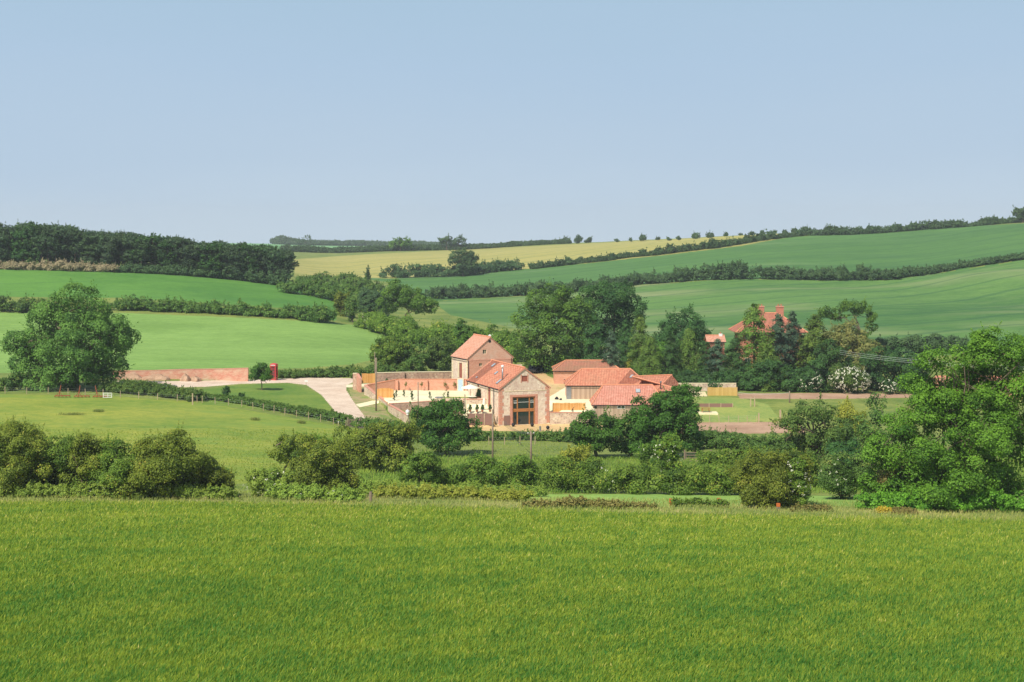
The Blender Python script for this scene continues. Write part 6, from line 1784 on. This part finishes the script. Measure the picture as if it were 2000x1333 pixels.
sky_tree('rounded tree on the skyline left of centre', 782, 1250, 461, 34, 320, 'sycamore')
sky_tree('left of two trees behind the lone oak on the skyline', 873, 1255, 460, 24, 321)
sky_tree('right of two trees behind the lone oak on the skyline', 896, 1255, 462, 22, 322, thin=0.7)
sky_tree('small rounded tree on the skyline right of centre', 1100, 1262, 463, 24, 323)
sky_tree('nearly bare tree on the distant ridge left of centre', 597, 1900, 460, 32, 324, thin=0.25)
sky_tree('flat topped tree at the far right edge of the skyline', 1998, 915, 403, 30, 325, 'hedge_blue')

# ------------------------------------------------------------------ the conifer plantation
PG = 'pines of the dark plantation on the left ridge'
pp = [pine_proto(15, 9.5, 500 + k, 0.5, bare=b) for k, b in enumerate([0.15, 0.3, 0.12, 0.35, 0.2])] + [pine_proto(14, 8, 520, 0.5, 'hedge_blue', 0.2), pine_proto(12, 8.5, 521, 0.5, 'dark', 0.1)]
toppy = ([-300, 0, 100, 200, 300, 400, 480, 540, 575], [436, 437, 440, 452, 462, 468, 478, 484, 490])
basey = 0
k = 0
for row, (d0, n_) in enumerate([(527, 52), (540, 40), (556, 34)]):
    for i in range(n_):
        px = -70 + (575 + 60) * (i + r_.uniform(0.1, 0.9)) / n_
        if px > 566: continue
        D = d0 + r_.uniform(-4, 4) + max(0, (px - 350)) * 0.01
        g = GD(px, D)
        top = np.interp(px, *toppy) + r_.uniform(-3, 16)
        h = ZY(top, D) - g.z
        kind = int(r_.integers(0, 7)) if row == 0 else int(r_.integers(0, 5))
        H = 15 if kind < 5 else (14 if kind == 5 else 12)
        s = h / H
        w = min(1.25, 1.0 * r_.uniform(0.85, 1.15) * max(1, 15 / h * 0.85))
        place_proto('pine_tree', 'dark pine in the dense plantation on the left ridge', 'pine', pp[kind], g, r_.uniform(0, 6.28), (s * w, s * w, s), PG)
        k += 1
hedge_px('tall pale dry grass in front of the plantation at the left edge', [(-60, 526, 521), (60, 527, 521), (150, 528, 520), (225, 530, 519)], 2.6, 'dry', 540, 0.4, width=3, uneven=0.25, name='dry_grass', cat='dry grass')
hedge_px('dark undergrowth at the foot of the plantation', [(225, 532, 521), (330, 537, 522), (450, 547, 524), (560, 556, 524)], [1.8, 2.4, 3.2, 3.6], 'hedge_blue', 541, 0.45, width=4, uneven=0.4, name='undergrowth', cat='undergrowth')

# ------------------------------------------------------------------ fringe of the near hedgerow and tufts in the pasture
hedge_px('dense back row of thorn filling the left hedgerow', [(-70, 966, 161), (60, 966, 161), (180, 968, 161), (300, 970, 161), (400, 972, 160), (432, 973, 160)], [5.2, 5.0, 4.6, 4.6, 3.6, 2.0], 'hawthorn_green', 601, 0.2, width=3.4, uneven=0.2)
hedge_px('fringe of bright nettles at the foot of the left hedgerow', [(-70, 976, 154), (120, 977, 154), (300, 978, 154), (450, 978, 154)], [1.1, 1.0, 1.2, 0.9], 'weeds', 602, 0.17, width=1.6, uneven=0.4, name='nettle_fringe', cat='nettles', blossom=(3, 0.08))
hedge_px('bright leafy fringe below the broad olive hawthorn', [(535, 976, 156), (600, 977, 155), (700, 978, 155)], [1.5, 1.1, 0.9], 'weeds', 603, 0.17, width=1.8, uneven=0.4, name='nettle_fringe', cat='nettles', blossom=(4, 0.08))
hedge_px('bank of cow parsley behind the clipped yellow hedge', [(710, 962, 168), (850, 958, 170), (1050, 958, 170)], 0.9, 'weeds', 604, 0.18, width=2, uneven=0.4, name='cow_parsley', cat='cow parsley', blossom=(5, 0.09))
hedge_px('low leafy skirt under the big ash', [(1690, 990, 154.5), (1800, 994, 154), (1900, 996, 154), (2020, 998, 154), (2090, 1000, 154)], [1.2, 1.8, 2.0, 1.4, 1.4], 'ash', 605, 0.2, width=2.4, uneven=0.4, name='undergrowth', cat='undergrowth')
for k, (px, py, w, h, lb) in enumerate([(140, 811, 50, 6, 'wide rush patch in the upper left of the pasture'), (192, 805, 20, 7, 'dark rush tuft below the white hurdle'),
                                        (498, 821, 18, 5, 'grey brown rush tuft in the middle of the pasture'), (588, 827, 16, 5, 'rush tuft near the five barred gate')]):
    q_ = G(px, py, 170); rt_ = np.random.default_rng(640 + k); n_ = 420
    bx = q_.x + (rt_.uniform(-.3, .3, n_) + rt_.uniform(-.3, .3, n_)) * w * q_.y / F; by = q_.y + rt_.uniform(-.5, .5, n_) + rt_.uniform(-.5, .5, n_)
    tuft = blades_mesh('rush_tuft', bx, by, rt_.uniform(0.15, 0.55, n_), np.full(n_, 0.05), 0.5, LM['verge'], rt_.uniform(0, 0.55, n_), rt_)
    tag(link('rush_tuft', tuft), lb, 'rushes')
# ------------------------------------------------------------------ grass, weeds
def grass_patch(name, label, x, y, h, w, tint, mat, r, lean=0.35, cat='grass'):
    me = blades_mesh(name, x, y, h, w, lean, LM[mat] if mat in LM else M[mat], tint, r)
    tag(link(name, me), label, cat, kind='stuff')
r_ = np.random.default_rng(77)
x, y = scatter_px(110000, -300, 2300, 966, 1030, 140, 165, r_)
tn = np.clip(0.5 + 0.5 * hnoise(x, y, 12, 21) + r_.normal(0, 0.2, len(x)), 0, 1)
grass_patch('margin_grass', 'rough tall grass along the far edge of the barley', x, y, r_.uniform(0.12, 0.5, len(x)), np.full(len(x), 0.045), tn, 'verge', r_)
x, y = scatter_px(80000, 700, 2300, 895, 965, 160, 235, r_)
tn = np.clip(0.45 + 0.5 * hnoise(x, y, 12, 22) + r_.normal(0, 0.2, len(x)), 0, 1)
grass_patch('meadow_weeds', 'lush weeds and cow parsley in the meadow behind the middle hedge', x, y, r_.uniform(0.2, 0.7, len(x)), np.full(len(x), 0.06), tn, 'weeds', r_)
x, y = scatter_px(45000, -200, 1100, 838, 965, 158, 262, r_)
tn = np.clip(0.6 + 0.4 * hnoise(x, y, 12, 23) + r_.normal(0, 0.15, len(x)), 0, 1)
grass_patch('pasture_grass', 'short tufty grass of the lower pasture', x, y, r_.uniform(0.08, 0.22, len(x)), np.full(len(x), 0.10), tn, 'weeds', r_)
# ------------------------------------------------------------------ the hazy air of the valley
hm = bpy.data.materials.new('haze'); hm.use_nodes = True
ht_ = hm.node_tree
for n in list(ht_.nodes): ht_.nodes.remove(n)
ho = ht_.nodes.new('ShaderNodeOutputMaterial'); hv = ht_.nodes.new('ShaderNodeVolumePrincipled')
hv.inputs['Density'].default_value = 0.00012
hv.inputs['Color'].default_value = (0.9, 0.96, 1.0, 1)
hv.inputs['Anisotropy'].default_value = 0.0
ht_.links.new(hv.outputs[0], ho.inputs['Volume'])
bm = new()
hz0 = float(V[:, 2].min()) - 1.0; hz1 = max(float(V[:, 2].max()), CZ) + 14.0
fbox(bm, Fr(0, 0, 0, 0), -2330, 2460, -4, 2830, hz0, hz1)
o = bfin('haze', bm, hm)
tag(o, 'thin summer haze filling the valley air', 'haze', kind='stuff')
